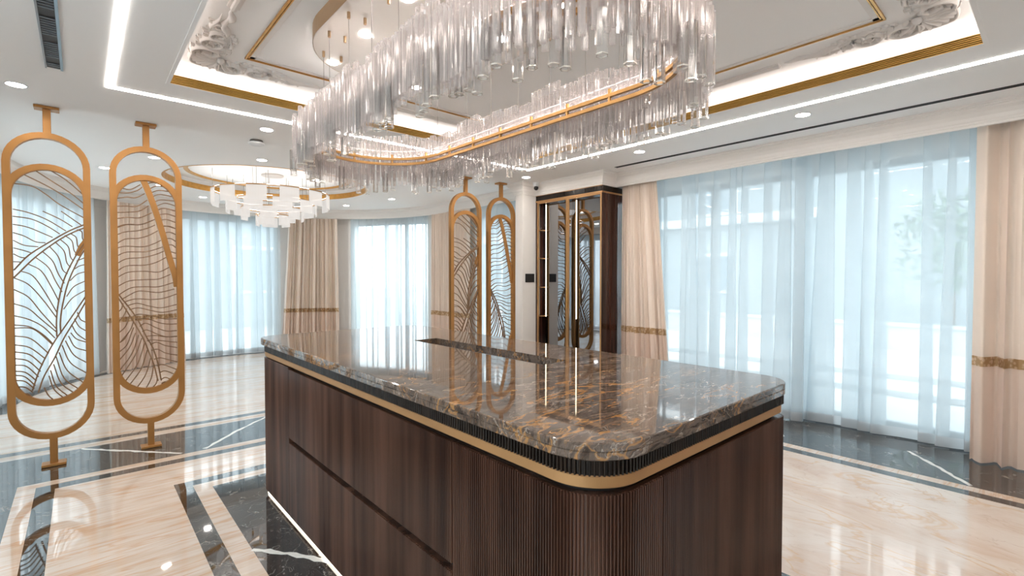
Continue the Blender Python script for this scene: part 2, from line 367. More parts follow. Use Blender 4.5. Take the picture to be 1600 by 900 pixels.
vein([(4.95, 0.79), (4.70, 0.58), (4.44, 0.38)], 0.022, 3); vein([(0.64, 2.731), (0.78, 2.54), (0.93, 2.30)], 0.022, 4)
vein([(4.75, 1.75), (4.62, 1.60), (4.50, 1.62)], 0.010, 5)
# ------------------------------------------------------------------ ceilings
ZC = 2.64; TX0, TX1, TY0, TY1 = 0.425, 3.635, 0.275, 3.83
def side_lip(k, w=0.021):
    return (box(TX0, TX1, TY1-w, TY1, ZC-.002, ZC+.001), box(TX1-w, TX1, TY0, TY1-w, ZC-.002, ZC+.001), box(TX0, TX0+w, TY0, TY1-w, ZC-.002, ZC+.001), box(TX0+w, TX1-w, TY0, TY0+w, ZC-.002, ZC+.001))[k]
struct(add('ceiling', merge(*[side_lip(k) for k in range(4)], box(-1.7, TX0, -1.7, 5.0, ZC, 2.70), box(TX1, 5.9, -1.7, 5.0, ZC, 2.70), box(TX0, TX1, -1.7, TY0, ZC, 2.70), box(TX0, TX1, TY1, 5.0, ZC, 2.70)), 'ceiling_paint'))
cv = 0.14
tray = struct(add('ceiling', merge(box(TX0-cv-.04, TX1+cv+.04, TY0-cv-.04, TY1+cv+.04, 2.79, 2.84), box(TX0-cv-.04, TX0-cv, TY0-cv, TY1+cv, 2.70, 2.79), box(TX1+cv, TX1+cv+.04, TY0-cv, TY1+cv, 2.70, 2.79),
    box(TX0-cv, TX1+cv, TY0-cv-.04, TY0-cv, 2.70, 2.79), box(TX0-cv, TX1+cv, TY1+cv, TY1+cv+.04, 2.70, 2.79)), 'ceiling_paint'))
def plate_hole(outer, inner, z):
    bm = bmesh.new(); E = []
    for P in (outer, inner):
        vs = [bm.verts.new((x, y, z)) for x, y in P]; E += [bm.edges.new((vs[i], vs[(i+1) % len(vs)])) for i in range(len(vs))]
    bmesh.ops.triangle_fill(bm, edges=E, use_beauty=True, use_dissolve=False)
    bm.verts.index_update(); V = [v.co.copy() for v in bm.verts]; F = [[v.index for v in f.verts] for f in bm.faces]; bm.free(); return V, F
RC, RR, ZF = (2.01, 7.26), 1.257, 2.665
circ = lambda r, n=64: [(RC[0]+r*math.cos(2*PI*i/n), RC[1]+r*math.sin(2*PI*i/n)) for i in range(n)]
outer = [(-1.05, 5.0), (5.2, 5.0), (5.2, 7.1)] + [arcp(3.05, a) for a in range(2, 180, 4)] + [(-1.05, 7.1)]
rec = loft([[(x, y, ZF) for x, y in circ(RR)], [(x, y, 2.80) for x, y in circ(RR)]], True, False, True)
struct(add('ceiling', merge(plate_hole(outer, circ(RR), ZF), rec), 'ceiling_paint'))
struct(add('roof', merge(box(-1.9, 6.9, -1.9, 5.0, 2.86, 2.96), prism([(x, y) for x, y in outer], 2.86, 2.96)), 'outer_wall'))
# far ceiling ring trims
def ringband(r0, r1, z0, z1, c=RC, n=64):
    A = lambda r, z: [(c[0]+r*math.cos(2*PI*i/n), c[1]+r*math.sin(2*PI*i/n), z) for i in range(n)]
    return loft([A(r0, z0), A(r1, z0), A(r1, z1), A(r0, z1), A(r0, z0)])
tag(add('ring_grille', ringband(RR-0.018, RR-0.002, ZF-0.004, ZF+0.075), 'gold', smooth=False), 'gold band lining the lower rim of the round ceiling recess', 'trim')
tag(add('ring_trim', ringband(0.98, 1.03, 2.782, 2.80), 'gold'), 'thin gold ring set inside the round ceiling recess', 'trim')
# ------------------------------------------------------------------ walls
struct(add('wall_left', merge(box(-1.7, -1.55, -1.7, -1.0, 0, 2.70), box(-1.7, -1.55, 3.2, 5.0, 0, 2.70), box(-1.7, -1.55, -1.0, 3.2, 0, 0.3), box(-1.7, -1.55, -1.0, 3.2, 2.36, 2.70)), 'wall_paint'))  # opening cut for the added, unseen daylight window
struct(add('wall_back', box(-1.55, 5.9, -1.7, -1.55, 0, 2.70), 'wall_paint'))
struct(add('wall_right', merge(box(5.45, 5.62, -1.55, -0.75, 0, 2.66), box(5.45, 5.62, 3.58, 5.0, 0, 2.66), box(5.45, 5.62, -0.75, 3.58, 2.46, 2.66)), 'wall_paint'))
struct(add('wall_pier', box(4.392, 4.72, 4.745, 4.885, 0, ZC+.02), 'wall_paint'))
struct(add('wall_far', merge(box(4.72, 5.45, 4.80, 4.885, 0, ZC), box(-1.55, -0.80, 4.96, 5.02, 0, ZC)), 'wall_paint'))
def arcwall(a0, a1, r0, r1, z0, z1, step=3):
    n = max(2, int(abs(a1-a0)/step)); P = [arcp(r0, a0+(a1-a0)*i/n) for i in range(n+1)] + [arcp(r1, a1-(a1-a0)*i/n) for i in range(n+1)]
    return prism(P, z0, z1)
for a0, a1 in ((47.5, 75), (-0.5, 11), (106, 134)):
    struct(add('wall_bay', arcwall(a0, a1, 2.92, 3.05, 0, ZF), 'wall_paint'))
struct(add('wall_bay', box(4.95, 5.08, 6.45, 7.1, 0, ZF), 'wall_paint'))
struct(add('wall_bay', merge(arcwall(0, 180, 2.90, 3.06, 2.42, ZF), box(4.93, 5.09, 4.885, 6.45, 2.42, ZF), box(-1.05, -0.87, 5.02, 7.1, 2.42, ZF)), 'wall_paint'))
# white reveals beside the bay windows
for a in (47.2, 11.4): struct(add('wall_reveal', arcwall(a-1.1, a+1.1, 2.80, 2.92, 0, 2.5, 1), 'wall_paint'))
# crown along the right-hand wall, the cabinet and the pier
def crown(path, prof, name, mat='wall_paint'):
    rings = []
    for i, p in enumerate(path):
        p = Vector(p); ns = []
        for a, b in ((i-1, i), (i, i+1)):
            if 0 <= a and b < len(path):
                d = (Vector(path[b])-Vector(path[a])).normalized(); ns.append(Vector((-d.y, d.x)))
        n = ns[0] if len(ns) == 1 else (ns[0]+ns[1]) / (1+ns[0].dot(ns[1]))
        rings.append([(p.x+n.x*o, p.y+n.y*o, z) for o, z in prof])
    return struct(add(name, loft(rings, True, True, True), mat))
CP = [(-0.02, 2.64), (-0.02, 2.49), (0.012, 2.49), (0.014, 2.506), (0.022, 2.508), (0.024, 2.522), (0.030, 2.53), (0.036, 2.555), (0.052, 2.582), (0.075, 2.600), (0.078, 2.612), (0.088, 2.614), (0.090, 2.624), (0.100, 2.626), (0.102, 2.64)]
crown([(4.9, -1.55), (4.9, 3.62), (4.63, 3.62), (4.63, 4.74), (4.392, 4.74), (4.392, 4.885), (4.9, 4.885)], CP, 'trim_1')
BP = [(0, 2.665), (0, 2.50), (0.02, 2.50), (0.022, 2.53), (0.05, 2.60), (0.075, 2.62), (0.08, 2.665)]
crown([(4.72, 4.99), (4.72, 7.1)] + [arcp(2.69, a) for a in range(3, 180, 4)] + [(-0.66, 7.1), (-0.66, 5.02)], BP, 'trim_2')
crown([(-1.55, 4.96), (-1.55, -1.55), (5.4, -1.55)], CP, 'trim_3')
# dark slot in the ceiling over the window curtains
tag(add('slot_diffuser', merge(box(4.535, 4.545, -1.5, 3.37, 2.634, 2.6405), box(4.565, 4.575, -1.5, 3.37, 2.634, 2.6405), box(4.545, 4.565, -1.5, 3.37, 2.6385, 2.6405)), 'black_metal'), 'long thin black air slot in the ceiling above the window curtains', 'air slot')
# ------------------------------------------------------------------ windows
def window(name, P0, P1, divs, z0=0.02, z1=2.42, bar=0.06):
    """upright glazing between plan points P0 and P1 divided at the given fractions"""
    P0, P1 = Vector(P0), Vector(P1); d = (P1-P0); L = d.length; d.normalize(); n = Vector((-d.y, d.x))*0.03
    def post(s, w, za, zb):
        a, b = P0+d*(s-w/2), P0+d*(s+w/2); return prism([tuple(a-n), tuple(b-n), tuple(b+n), tuple(a+n)], za, zb)
    w = struct(add(name, merge(post(L/2, L, z0, z0+bar), post(L/2, L, z1-bar, z1)), 'window_frame'))
    S_ = [bar/2] + [f*L for f in divs] + [L-bar/2]
    for s in S_: add('mullion', post(s, bar if s in (S_[0], S_[-1]) else bar*1.5, z0+bar, z1-bar), 'window_frame', w)
    for a, b in zip(S_, S_[1:]):
        p, q = P0+d*(a+bar/2), P0+d*(b-bar/2); k = n*0.1
        add('pane', prism([tuple(p-k), tuple(q-k), tuple(q+k), tuple(p+k)], z0+bar, z1-bar), 'window_glass', w)
window('window_1', (5.53, -0.75), (5.53, 3.58), (0.28, 0.57, 0.79), 0.02, 2.46)
window('window_2', arcp(2.98, 75), arcp(2.98, 106), (0.62,), bar=0.035); window('window_3', arcp(2.98, 11), arcp(2.98, 47.5), (0.35,), bar=0.035)
window('window_4', arcp(2.98, 134), arcp(2.98, 157), (0.5,)); window('window_5', arcp(2.98, 157), arcp(2.98, 180), (0.5,))
window('added_daylight_window', (-1.62, -1.0), (-1.62, 3.2), (0.25, 0.5, 0.75), 0.3, 2.36); window('window_6', (5.0, 4.885), (5.0, 6.45), (0.5,)); window('window_7', (-0.95, 5.02), (-0.95, 7.1), (0.5,))  # the left-wall window is added out of view to daylight the island
# ------------------------------------------------------------------ outside
struct(add('terrace', box(5.9, 60, -30, 60, -0.20, -0.10), 'terrace_stone')); struct(add('terrace', merge(box(-40, 5.9, 10.3, 60, -0.20, -0.10), box(-40, -1.7, -30, 10.3, -0.20, -0.10)), 'terrace_stone'))
for k, (x, xe, h) in enumerate(((7.6, 8.39, -0.02), (8.4, 11.0, 0.06))):
    tag(add('terrace_step', bbox(x, xe, -6, 14, -0.10, h, 0.01), 'terrace_stone'), ('lower nearer' if k == 0 else 'upper farther') + ' pale stone terrace step outside the right-hand window', 'step', 'terrace steps')
bl = thing('apartment_building', (16.5, 8.5, -0.1), 'grey building seen faintly through the right-hand sheer curtains', 'building')
add('wall', bbox(14.2, 19, -3.0, 20, -0.1, 4.6, 0.03), 'facade', bl); add('roof', bbox(13.8, 19.2, -3.3, 20.2, 4.6, 4.8, 0.03), 'outer_wall', bl)
add('ledge', bbox(13.9, 14.2, 4.0, 20, 2.9, 3.15, 0.02), 'outer_wall', bl)
for k in range(5):
    for z in (0.9, 3.2):
        wd = add('window', bbox(14.15, 14.22, 6.2+k*2.6, 7.7+k*2.6, z, z+1.2, 0.01), 'outer_wall', bl); add('pane', box(14.13, 14.17, 6.3+k*2.6, 7.6+k*2.6, z+.1, z+1.1), 'facade_glass', wd)
b2 = thing('added_backdrop_house', (0, 18, -0.1), 'pale house added to dim the sky seen through the far left sheer curtain', 'building')  # house added beyond the bay so the far windows look less bright
add('wall', bbox(-9, 6.5, 16, 20, -0.1, 3.6, 0.03), 'facade', b2); add('roof', bbox(-9.3, 6.8, 15.6, 20.2, 3.6, 3.8, 0.03), 'outer_wall', b2)
for k in range(5):
    wd = add('window', bbox(-7.5+k*2.7, -6.0+k*2.7, 15.95, 16.02, 0.9, 2.3, 0.01), 'outer_wall', b2); add('pane', box(-7.4+k*2.7, -6.1+k*2.7, 15.93, 15.97, 1.0, 2.2), 'facade_glass', wd)
tag(add('garden_wall', merge(bbox(12.0, 12.2, -14, 9, -0.1, 0.42, 0.01), bbox(11.95, 12.25, -14, 9, 0.42, 0.48, 0.01)), 'outer_wall'), 'low white garden wall beyond the terrace', 'wall')
def tree(x, y, h, r, seed, label):
    rnd = random.Random(seed); t = thing('garden_tree', (x, y, -0.1), label, 'tree', 'trees beyond the terrace')
    add('trunk', tube([(x, y, -0.1), (x+.05, y, h*.4), (x, y+.05, h*.75)], [.10, .07, .03], 8), 'bark', t, True)
    V, F = [], []
    for k in range(900):
        a, b, c = rnd.uniform(0, 2*PI), math.acos(rnd.uniform(-1, 1)), rnd.random()**0.4
        p = Vector((x+r*c*math.sin(b)*math.cos(a), y+r*c*math.sin(b)*math.sin(a), h*.8+r*1.1*c*math.cos(b))); q = [Vector((rnd.uniform(-1, 1), rnd.uniform(-1, 1), rnd.uniform(-1, 1)))*0.10 for _ in range(3)]
        n = len(V); V += [p+q[0], p+q[1], p+q[2]]; F.append((n, n+1, n+2))
    add('crown', (V, F), 'foliage', t)['kind'] = 'stuff'
tree(12.45, 1.4, 2.6, 0.9, 1, 'small garden tree left of the pair seen through the right-hand sheers')
tree(12.5, -0.9, 3.2, 0.9, 2, 'larger garden tree right of the pair seen through the right-hand sheers')
# ------------------------------------------------------------------ kitchen island
IX0, IX1, IY0, IY1 = 0.872, 2.015, 0.684, 3.42
ISL = (0.15, 0.07, 0.05, 0.05)
isl = thing('kitchen_island', (1.43, 2.05, 0), 'dark fluted wooden kitchen island under the marble worktop', 'kitchen island')
body = lambda d: rrect(IX0, IX1, IY0, IY1, ISL, d, 28)
add('carcass', loft(rings_of(body, [(0.035, 0.03), (0.035, 0.885)]), True, True, True), 'dark_gap', isl)
add('plinth', loft(rings_of(body, [(0.07, 0.0), (0.07, 0.03)]), True, True, True), 'dark_gap', isl)
add('toe_light', loft(rings_of(body, [(0.020, 0.004), (0.012, 0.004), (0.012, 0.013), (0.020, 0.013), (0.020, 0.004)])), 'led_toe', isl)
class Path:
    """the island's outline walked from the far end of the long face, down it, round the corner and along the short face"""
    def __init__(s, x0, x1, y0, y1, r, r2):
        s.x0, s.x1, s.y0, s.y1, s.r, s.r2 = x0, x1, y0, y1, r, r2
        s.a = y1-r2 - (y0+r); s.b = s.a + r*PI/2; s.c = s.b + (x1-r2 - (x0+r)); s.d = s.c + r2*PI/2; s.e = s.d + (y1-r2-(y0+r2)); s.f0 = -r2*PI/2
    def at(s, t):
        if t < 0: a = PI - (-t)/s.r2; return (s.x0+s.r2+s.r2*math.cos(a), s.y1-s.r2+s.r2*math.sin(a)), (math.cos(a), math.sin(a))
        if t < s.a: return (s.x0, s.y1-s.r2-t), (-1, 0)
        if t < s.b: a = PI + (t-s.a)/s.r; return (s.x0+s.r+s.r*math.cos(a), s.y0+s.r+s.r*math.sin(a)), (math.cos(a), math.sin(a))
        if t < s.c: return (s.x0+s.r+(t-s.b), s.y0), (0, -1)
        if t < s.d: a = 1.5*PI + (t-s.c)/s.r2; return (s.x1-s.r2+s.r2*math.cos(a), s.y0+s.r2+s.r2*math.sin(a)), (math.cos(a), math.sin(a))
        return (s.x1, s.y0+s.r2+(t-s.d)), (1, 0)
def fluted(path, t0, t1, z0, z1, pitch, depth, back=0.03):
    n = max(1, round((t1-t0)/pitch)); p = (t1-t0)/n; prof = []
    for k in range(n):
        for q in (0.0, 0.07, 0.17, 0.29, 0.41, 0.51, 0.58): prof.append((t0+p*(k+q), depth*(0.45+0.55*math.sin(PI*q/0.58)) if 0 < q < 0.57 else 0.0))
    prof.append((t1, 0.0)); A, B, C0, D = [], [], [], []
    for t, o in prof:
        (x, y), (nx, ny) = path.at(t); o -= depth
        A.append((x+nx*o, y+ny*o, z0)); B.append((x+nx*o, y+ny*o, z1)); C0.append((x-nx*back, y-ny*back, z0)); D.append((x-nx*back, y-ny*back, z1))
    rings = [C0, A, B, D]; m = len(A); V = [v for r in rings for v in r]; F = []
    for k in range(3):
        for i in range(m-1): F.append((k*m+i, k*m+i+1, (k+1)*m+i+1, (k+1)*m+i))
    F += [(0, m, 2*m, 3*m), (m-1, 4*m-1, 3*m-1, 2*m-1)]
    return V, F
pb = Path(IX0, IX1, IY0, IY1, ISL[0], 0.05)
yt = lambda y: IY1-0.05-y           # position on the long face
PT = 0.0098
add('end_panel', fluted(pb, pb.f0, yt(2.905), 0.03, 0.885, PT, 0.008), 'fluted_wood', isl)
add('drawer_front', fluted(pb, yt(2.900), yt(1.275), 0.482, 0.874, PT, 0.008), 'fluted_wood', isl)
add('drawer_front', fluted(pb, yt(2.900), yt(1.275), 0.03, 0.452, PT, 0.008), 'fluted_wood', isl)
add('corner_panel', fluted(pb, yt(1.270), pb.b+0.12, 0.03, 0.874, PT, 0.008), 'fluted_wood', isl)
add('side_panel', fluted(pb, pb.b+0.123, pb.d, 0.03, 0.874, PT, 0.008), 'fluted_wood', isl)
add('back_panel', fluted(pb, pb.d, pb.e+.05, 0.03, 0.885, PT*2, 0.006), 'fluted_wood', isl)
add('bronze_band', loft(rings_of(body, [(0.05, 0.890), (0.006, 0.890), (0.003, 0.8925), (0.003, 0.9185), (0.006, 0.921), (0.05, 0.921)])), 'bronze_strip', isl)
pf = Path(IX0, IX1, IY0, IY1, ISL[0], 0.05)
add('fluted_frieze', fluted(pf, pf.f0, pf.d, 0.921, 0.9625, 0.0122, 0.008, 0.02), 'frieze_wood', isl)
add('frieze_core', loft(rings_of(body, [(0.014, 0.915), (0.014, 0.9625)]), True, True, True), 'dark_gap', isl)
# worktop
CX0, CX1, CY0, CY1 = 0.858, 2.05, 0.668, 3.525; CR = (0.17, 0.13, 0.14, 0.14)
SX0, SX1, SY0, SY1 = 1.535, 1.70, 1.53, 2.65
top = lambda d: rrect(CX0, CX1, CY0, CY1, CR, d, 28)
wt = thing('marble_worktop', (1.45, 2.1, 0.9625), 'polished brown marble worktop with gold veins and a long recessed slot', 'worktop')
prof = [(0.004, 0.9625), (0.0, 0.966), (0.0, 0.983), (0.003, 0.9845), (0.003, 0.9855), (0.0, 0.987), (0.0, 1.003), (0.001, 1.005), (0.004, 1.0065)]
side = loft(rings_of(top, prof))
slot = [(SX0, SY0), (SX1, SY0), (SX1, SY1), (SX0, SY1)]
add('stone_slab', merge(side, plate_hole(top(0.004), slot, 1.0065), plate_hole(top(0.004), slot, 0.9625), loft([[(x, y, 1.0065) for x, y in slot], [(x, y, 0.964) for x, y in slot]])), 'counter_marble', wt)
principled('slot_tray', (0.16, 0.15, 0.145), 0.35, 0.5, var=0.05)
add('slot_tray', merge(box(SX0+.001, SX1-.001, SY0+.001, SY1-.001, 0.9640, 0.9660)), 'slot_tray', wt)
# ------------------------------------------------------------------ ceiling light lines, tray grille, trims
lf = thing('linear_light', (2.04, 2.06, ZC), 'thin white light line running as a rectangle around the ceiling tray', 'light')
lx0, lx1, ly0, ly1 = 0.142, 3.935, -0.03, 4.165
for b in ((lx0, lx0+.034, ly0, ly1), (lx1-.045, lx1, ly0, ly1), (lx0+.034, lx1-.045, ly1-.05, ly1), (lx0+.034, lx1-.045, ly0, ly0+.045)):
    add('light_strip', box(b[0], b[1], b[2], b[3], ZC-.003, ZC), 'led_white', lf)
gr = thing('tray_grille', (2.03, 2.05, ZC), 'gold slatted air grille around the rim of the rectangular ceiling tray', 'grille')
def side_bar(k, o, w, z0, z1):
    """bar along side k of the tray opening, from o to o+w inside the rim"""
    if k == 0: return box(TX0+o, TX1-o, TY1-o-w, TY1-o, z0, z1)
    if k == 1: return box(TX1-o-w, TX1-o, TY0+o, TY1-o, z0, z1)
    if k == 2: return box(TX0+o, TX0+o+w, TY0+o, TY1-o, z0, z1)
    return box(TX0+o, TX1-o, TY0+o, TY0+o+w, z0, z1)
for k in range(4):
    add('backing', side_bar(k, 0.0, 0.008, 2.6415, 2.705), 'grille_dark', gr)
    for i in range(6): add('slat', side_bar(k, 0.008, 0.010, 2.643+i*0.0106, 2.6485+i*0.0106), 'grille_gold', gr)
cl = thing('cove_light', (2.03, 2.05, 2.70), 'hidden white cove light behind the gold grille of the ceiling tray', 'light')
for k in range(4): add('light_strip', side_bar(k, -0.06, 0.02, 2.7005, 2.706), 'led_cove', cl)
gt = thing('gold_trim_frame', (2.03, 2.05, 2.78), 'thin double gold line framing the ceiling inside the tray', 'trim')
TI = 0.373
for k in range(4):
    add('gold_line', side_bar(k, TI, 0.010, 2.779, 2.79), 'gold', gt); add('gold_line', side_bar(k, TI+.016, 0.006, 2.782, 2.79), 'gold', gt)
    add('plaster_step', side_bar(k, TI+.022, 0.03, 2.784, 2.79), 'plaster', gt)
pr = thing('plaster_rail', (2.03, 2.05, 2.77), 'white plaster moulding running between the ornate tray corners', 'moulding')
PO = 0.185
for k in range(4):
    o = 0.79
    prf = [(-0.03, 2.79), (-0.028, 2.782), (-0.016, 2.780), (-0.012, 2.768), (0.0, 2.764), (0.012, 2.768), (0.016, 2.780), (0.028, 2.782), (0.03, 2.79)]
    if k in (0, 3):
        y = TY1-PO if k == 0 else TY0+PO; R_ = [[(x, y+a, z) for a, z in prf] for x in (TX0+PO+o, TX1-PO-o)]
    else:
        x = TX1-PO if k == 1 else TX0+PO; R_ = [[(x+a, y, z) for a, z in prf] for y in (TY0+PO+o, TY1-PO-o)]
    add('rail', loft(R_, True, True, True), 'plaster', pr)
# ornate plaster corners
def flat_sweep(P, W, H, z=2.79, n=8):
    """raised half-round relief hanging below height z along plan points P with half widths W and heights H"""
    rings = []
    for i, p in enumerate(P):
        a = P[max(i-1, 0)]; b = P[min(i+1, len(P)-1)]; t = Vector((b[0]-a[0], b[1]-a[1])); t = t.normalized() if t.length else Vector((1, 0)); m = Vector((-t.y, t.x))
        rings.append([(p[0]+m.x*W[i]*math.cos(PI*k/n), p[1]+m.y*W[i]*math.cos(PI*k/n), z-H[i]*math.sin(PI*k/n)) for k in range(n+1)])
    return loft(rings, False)
def relief(P, w, h, taper=(0.2, 1, 0.15)):
    Q = [q.xy for q in catmull([(x, y, 0) for x, y in P], 5)]; n = len(Q)-1
    f = lambda t: taper[0]+(taper[1]-taper[0])*min(1, t/0.35) if t < 0.35 else taper[1]+(taper[2]-taper[1])*(t-0.35)/0.65
    return flat_sweep(Q, [w*f(i/n) for i in range(n+1)], [h*f(i/n) for i in range(n+1)])
def spiral(cx, cy, r0, r1, a0, turns, w, h, sgn=1):
    P = [(cx+(r0+(r1-r0)*k/24)*math.cos(a0+sgn*2*PI*turns*k/24), cy+(r0+(r1-r0)*k/24)*math.sin(a0+sgn*2*PI*turns*k/24)) for k in range(25)]
    return flat_sweep(P, [w*(1-.5*k/24) for k in range(25)], [h*(1-.35*k/24) for k in range(25)], n=6)
def ornament(cx, cy, dx, dy, label):
    t = thing('corner_ornament', (cx, cy, 2.77), label, 'ornament', 'plaster corners of the ceiling tray')
    rnd = random.Random(3)
    def put(name, VF): add(name, VF, 'plaster', t, True)
    def loc(VF):             # built in local coordinates, mirrored into place
        V, F = VF; flip = dx*dy < 0
        return [(cx+dx*v[0], cy+dy*v[1], v[2]) for v in V], [tuple(reversed(f)) for f in F] if flip else F
    for arm in range(2):
        sw = (lambda P: [(y, x) for x, y in P]) if arm else (lambda P: P)
        def swv(VF): return ([(v[1], v[0], v[2]) for v in VF[0]], [tuple(reversed(f)) for f in VF[1]]) if arm else VF
        for (sx, sy, r0, a0, tn, w, h, sg) in ((0.15, -0.01, 0.095, 2.6, 1.6, 0.014, 0.034, 1), (0.30, 0.0, 0.080, 0.5, 1.6, 0.012, 0.030, -1), (0.415, 0.005, 0.048, 2.9, 1.5, 0.009, 0.024, 1), (0.53, -0.012, 0.036, 0.4, 1.4, 0.008, 0.020, -1)):
            put('scroll', loc(swv(spiral(sx, sy, r0, r0*.16, a0, tn, w, h, sg))))
            for k in range(7):
                a = a0+0.9*k; b = a+.35*sg
                put('petal', loc(relief(sw([(sx+.35*r0*math.cos(a), sy+.35*r0*math.sin(a)), (sx+.65*r0*math.cos((a+b)/2), sy+.65*r0*math.sin((a+b)/2)), (sx+.92*r0*math.cos(b), sy+.92*r0*math.sin(b))]), r0*.12, h*.8, (0.5, 1, 0.4))))
        put('leaf', loc(relief(sw([(0.40, 0.045), (0.48, 0.035), (0.56, 0.0), (0.64, 0.010), (0.72, 0.0)]), 0.022, 0.028)))
        put('leaf', loc(relief(sw([(0.24, 0.075), (0.31, 0.092), (0.37, 0.075), (0.43, 0.06)]), 0.013, 0.024)))
        put('leaf', loc(relief(sw([(0.58, 0.0), (0.66, 0.022), (0.72, 0.004), (0.76, 0.0)]), 0.020, 0.024)))
        put('leaf', loc(relief(sw([(0.44, -0.04), (0.52, -0.052), (0.60, -0.03), (0.68, -0.03)]), 0.012, 0.020)))
        for k in range(15):  # curling leaf tips along the outer edge
            x = 0.08+k*0.036; y = -0.085+0.03*(k/14)+0.012*math.sin(k*1.7); s_ = 1-.4*k/14
            put('leaf_tip', loc(relief(sw([(x, y+.02), (x+.008, y-.008*s_), (x+.026*s_, y-.014*s_)]), 0.0085*s_, 0.022*s_, (0.5, 1, 0.4))))
        for k in range(9):   # and the inner edge
            x = 0.16+k*0.036; y = 0.075+0.018*math.sin(k*1.3)
            put('leaf_tip', loc(relief(sw([(x, y-.012), (x+.012, y+.012), (x+.03, y+.012)]), 0.007, 0.018, (0.5, 1, 0.4))))
    for k in range(11):      # shell fan at the corner
        a = math.radians(45+(k-5)*17); x0 = y0 = 0.07
        put('shell_rib', loc(relief([(x0, y0), (x0-.07*math.cos(a), y0-.07*math.sin(a)), (x0-.15*math.cos(a), y0-.15*math.sin(a))], 0.012, 0.034, (0.4, 0.8, 1.0))))
    put('shell_rim', loc(relief([(0.0, 0.19), (-0.07, 0.13), (-0.06, -0.06), (0.13, -0.07), (0.19, 0.0)], 0.012, 0.028, (0.4, 1, 0.4))))
    put('boss', loc(([(0.075+.025*math.cos(2*PI*i/12)*math.cos(j*.5), 0.075+.025*math.sin(2*PI*i/12)*math.cos(j*.5), 2.779-.03*math.sin(j*.5)) for j in range(4) for i in range(12)], [(j*12+i, j*12+(i+1) % 12, (j+1)*12+(i+1) % 12, (j+1)*12+i) for j in range(3) for i in range(12)]+[tuple(36+i for i in range(12))])))
ornament(TX0+PO, TY1-PO, 1, -1, 'white rococo plaster ornament in the tray corner above the gold screens at left')
ornament(TX1-PO, TY0+PO, -1, 1, 'white rococo plaster ornament in the tray corner at the top right')
ornament(TX1-PO, TY1-PO, -1, -1, 'white rococo plaster ornament in the tray corner behind the crystal chandelier')
# linear vent at top left
vt = thing('ceiling_vent', (-0.097, 3.4, ZC), 'narrow dark linear air vent in the ceiling at top left', 'vent')
add('backing', box(-0.135, -0.06, 2.6, 3.99, ZC-.002, ZC+.002), 'black_metal', vt)
add('side_rail', box(-0.139, -0.131, 2.6, 3.99, ZC-.010, ZC), 'vent_slat', vt); add('side_rail', box(-0.072, -0.060, 2.6, 3.99, ZC-.010, ZC), 'vent_blue', vt)
s0 = None
for i in range(44):
    y = 2.62+i*0.0305
    if i % 11 in (6, 7, 8): continue
    if s0 is None: s0 = add('slat', box(-0.129, -0.074, y, y+0.005, ZC-.008, ZC-.003), 'vent_slat', vt)
    else: share('slat', s0, (-0.1015, y+.0025, ZC-.008), vt)
# downlights
dlp = None
def downlight(x, y, z, label, r=0.048):
    global dlp
    t = thing('downlight', (x, y, z), label, 'downlight', 'recessed ceiling downlights')
    if dlp is None:
        tr = add('trim_ring', ringband(r, r+.009, z-.004, z, (x, y), 24), 'white_plastic', t); le = add('lens', disc(x, y, z-.003, z-.001, r, 24), 'downlight_lens', t); dlp = (tr, le)
    else:
        for s in dlp: share(s.name.split('.')[0], s, (x, y, z + s.location.z), t)
DL = [(-0.295, 4.494, ZC, 'round downlight at the left edge beside the narrow dark vent'), (1.19, 4.46, ZC, 'round downlight between the white smoke detector and the crystal chandelier'),
      (4.155, 1.333, ZC, 'round downlight below the light line at right, nearest the right-hand drape'), (4.166, 2.796, ZC, 'round downlight at the right end of the crystal chandelier beside the light line'),
      (4.175, 4.448, ZC, 'round downlight above the security camera and mirrored cabinet'),
      (1.487, 5.769, ZF, 'round downlight just under the smoke detector, before the round ceiling recess'), (0.601, 6.403, ZF, 'round downlight seen through the top arch of the second gold screen'),
      (0.223, 7.386, ZF, 'round downlight between the two gold screens at left'), (0.836, 8.264, ZF, 'round downlight seen behind the inner arch of the second gold screen'),
      (1.47, 9.071, ZF, 'round downlight left of the glowing panel chandelier over the far curtains'), (3.545, 8.439, ZF, 'round downlight right of the glowing panel chandelier over the far drape'),
      (3.809, 7.255, ZF, 'round downlight over the far bright window'), (1.329, 6.915, 2.80, 'round downlight inside the round recess, nearer one on the left'),
      (1.501, 7.54, 2.80, 'round downlight inside the round recess, farther one on the left'), (2.583, 7.189, 2.80, 'round downlight inside the round recess on the right')]
for d in DL: downlight(*d)
# smoke detector
sd = thing('smoke_detector', (1.215, 4.88, ZC), 'white round smoke detector on the ceiling left of the crystal chandelier', 'smoke detector')
add('base', lathe(1.215, 4.88, [(0.052, ZC), (0.056, ZC-.012), (0.05, ZC-.014)]), 'wire_metal', sd); add('cover', lathe(1.215, 4.88, [(0.05, ZC-.014), (0.068, ZC-.022), (0.066, ZC-.036), (0.045, ZC-.046)]), 'white_plastic', sd)
# security camera on the crown over the pier
cc = thing('security_camera', (4.50, 4.60, ZC), 'small white dome security camera with black eye beside the cabinet crown', 'camera')
add('mount', lathe(4.50, 4.60, [(0.045, ZC), (0.045, ZC-.02), (0.036, ZC-.05), (0.030, ZC-.055)]), 'white_plastic', cc, False)
def ball(c, r, n=14, m=10): return loft([[(c[0]+r*math.sin(PI*j/m)*math.cos(2*PI*i/n), c[1]+r*math.sin(PI*j/m)*math.sin(2*PI*i/n), c[2]+r*math.cos(PI*j/m)) for i in range(n)] for j in range(m+1)])
eye = add('eye', ball((4.50, 4.60, ZC-.075), 0.030), 'black_metal', cc, True); add('lens', ball((4.485, 4.578, ZC-.08), 0.012), 'dark_gap', eye, True)
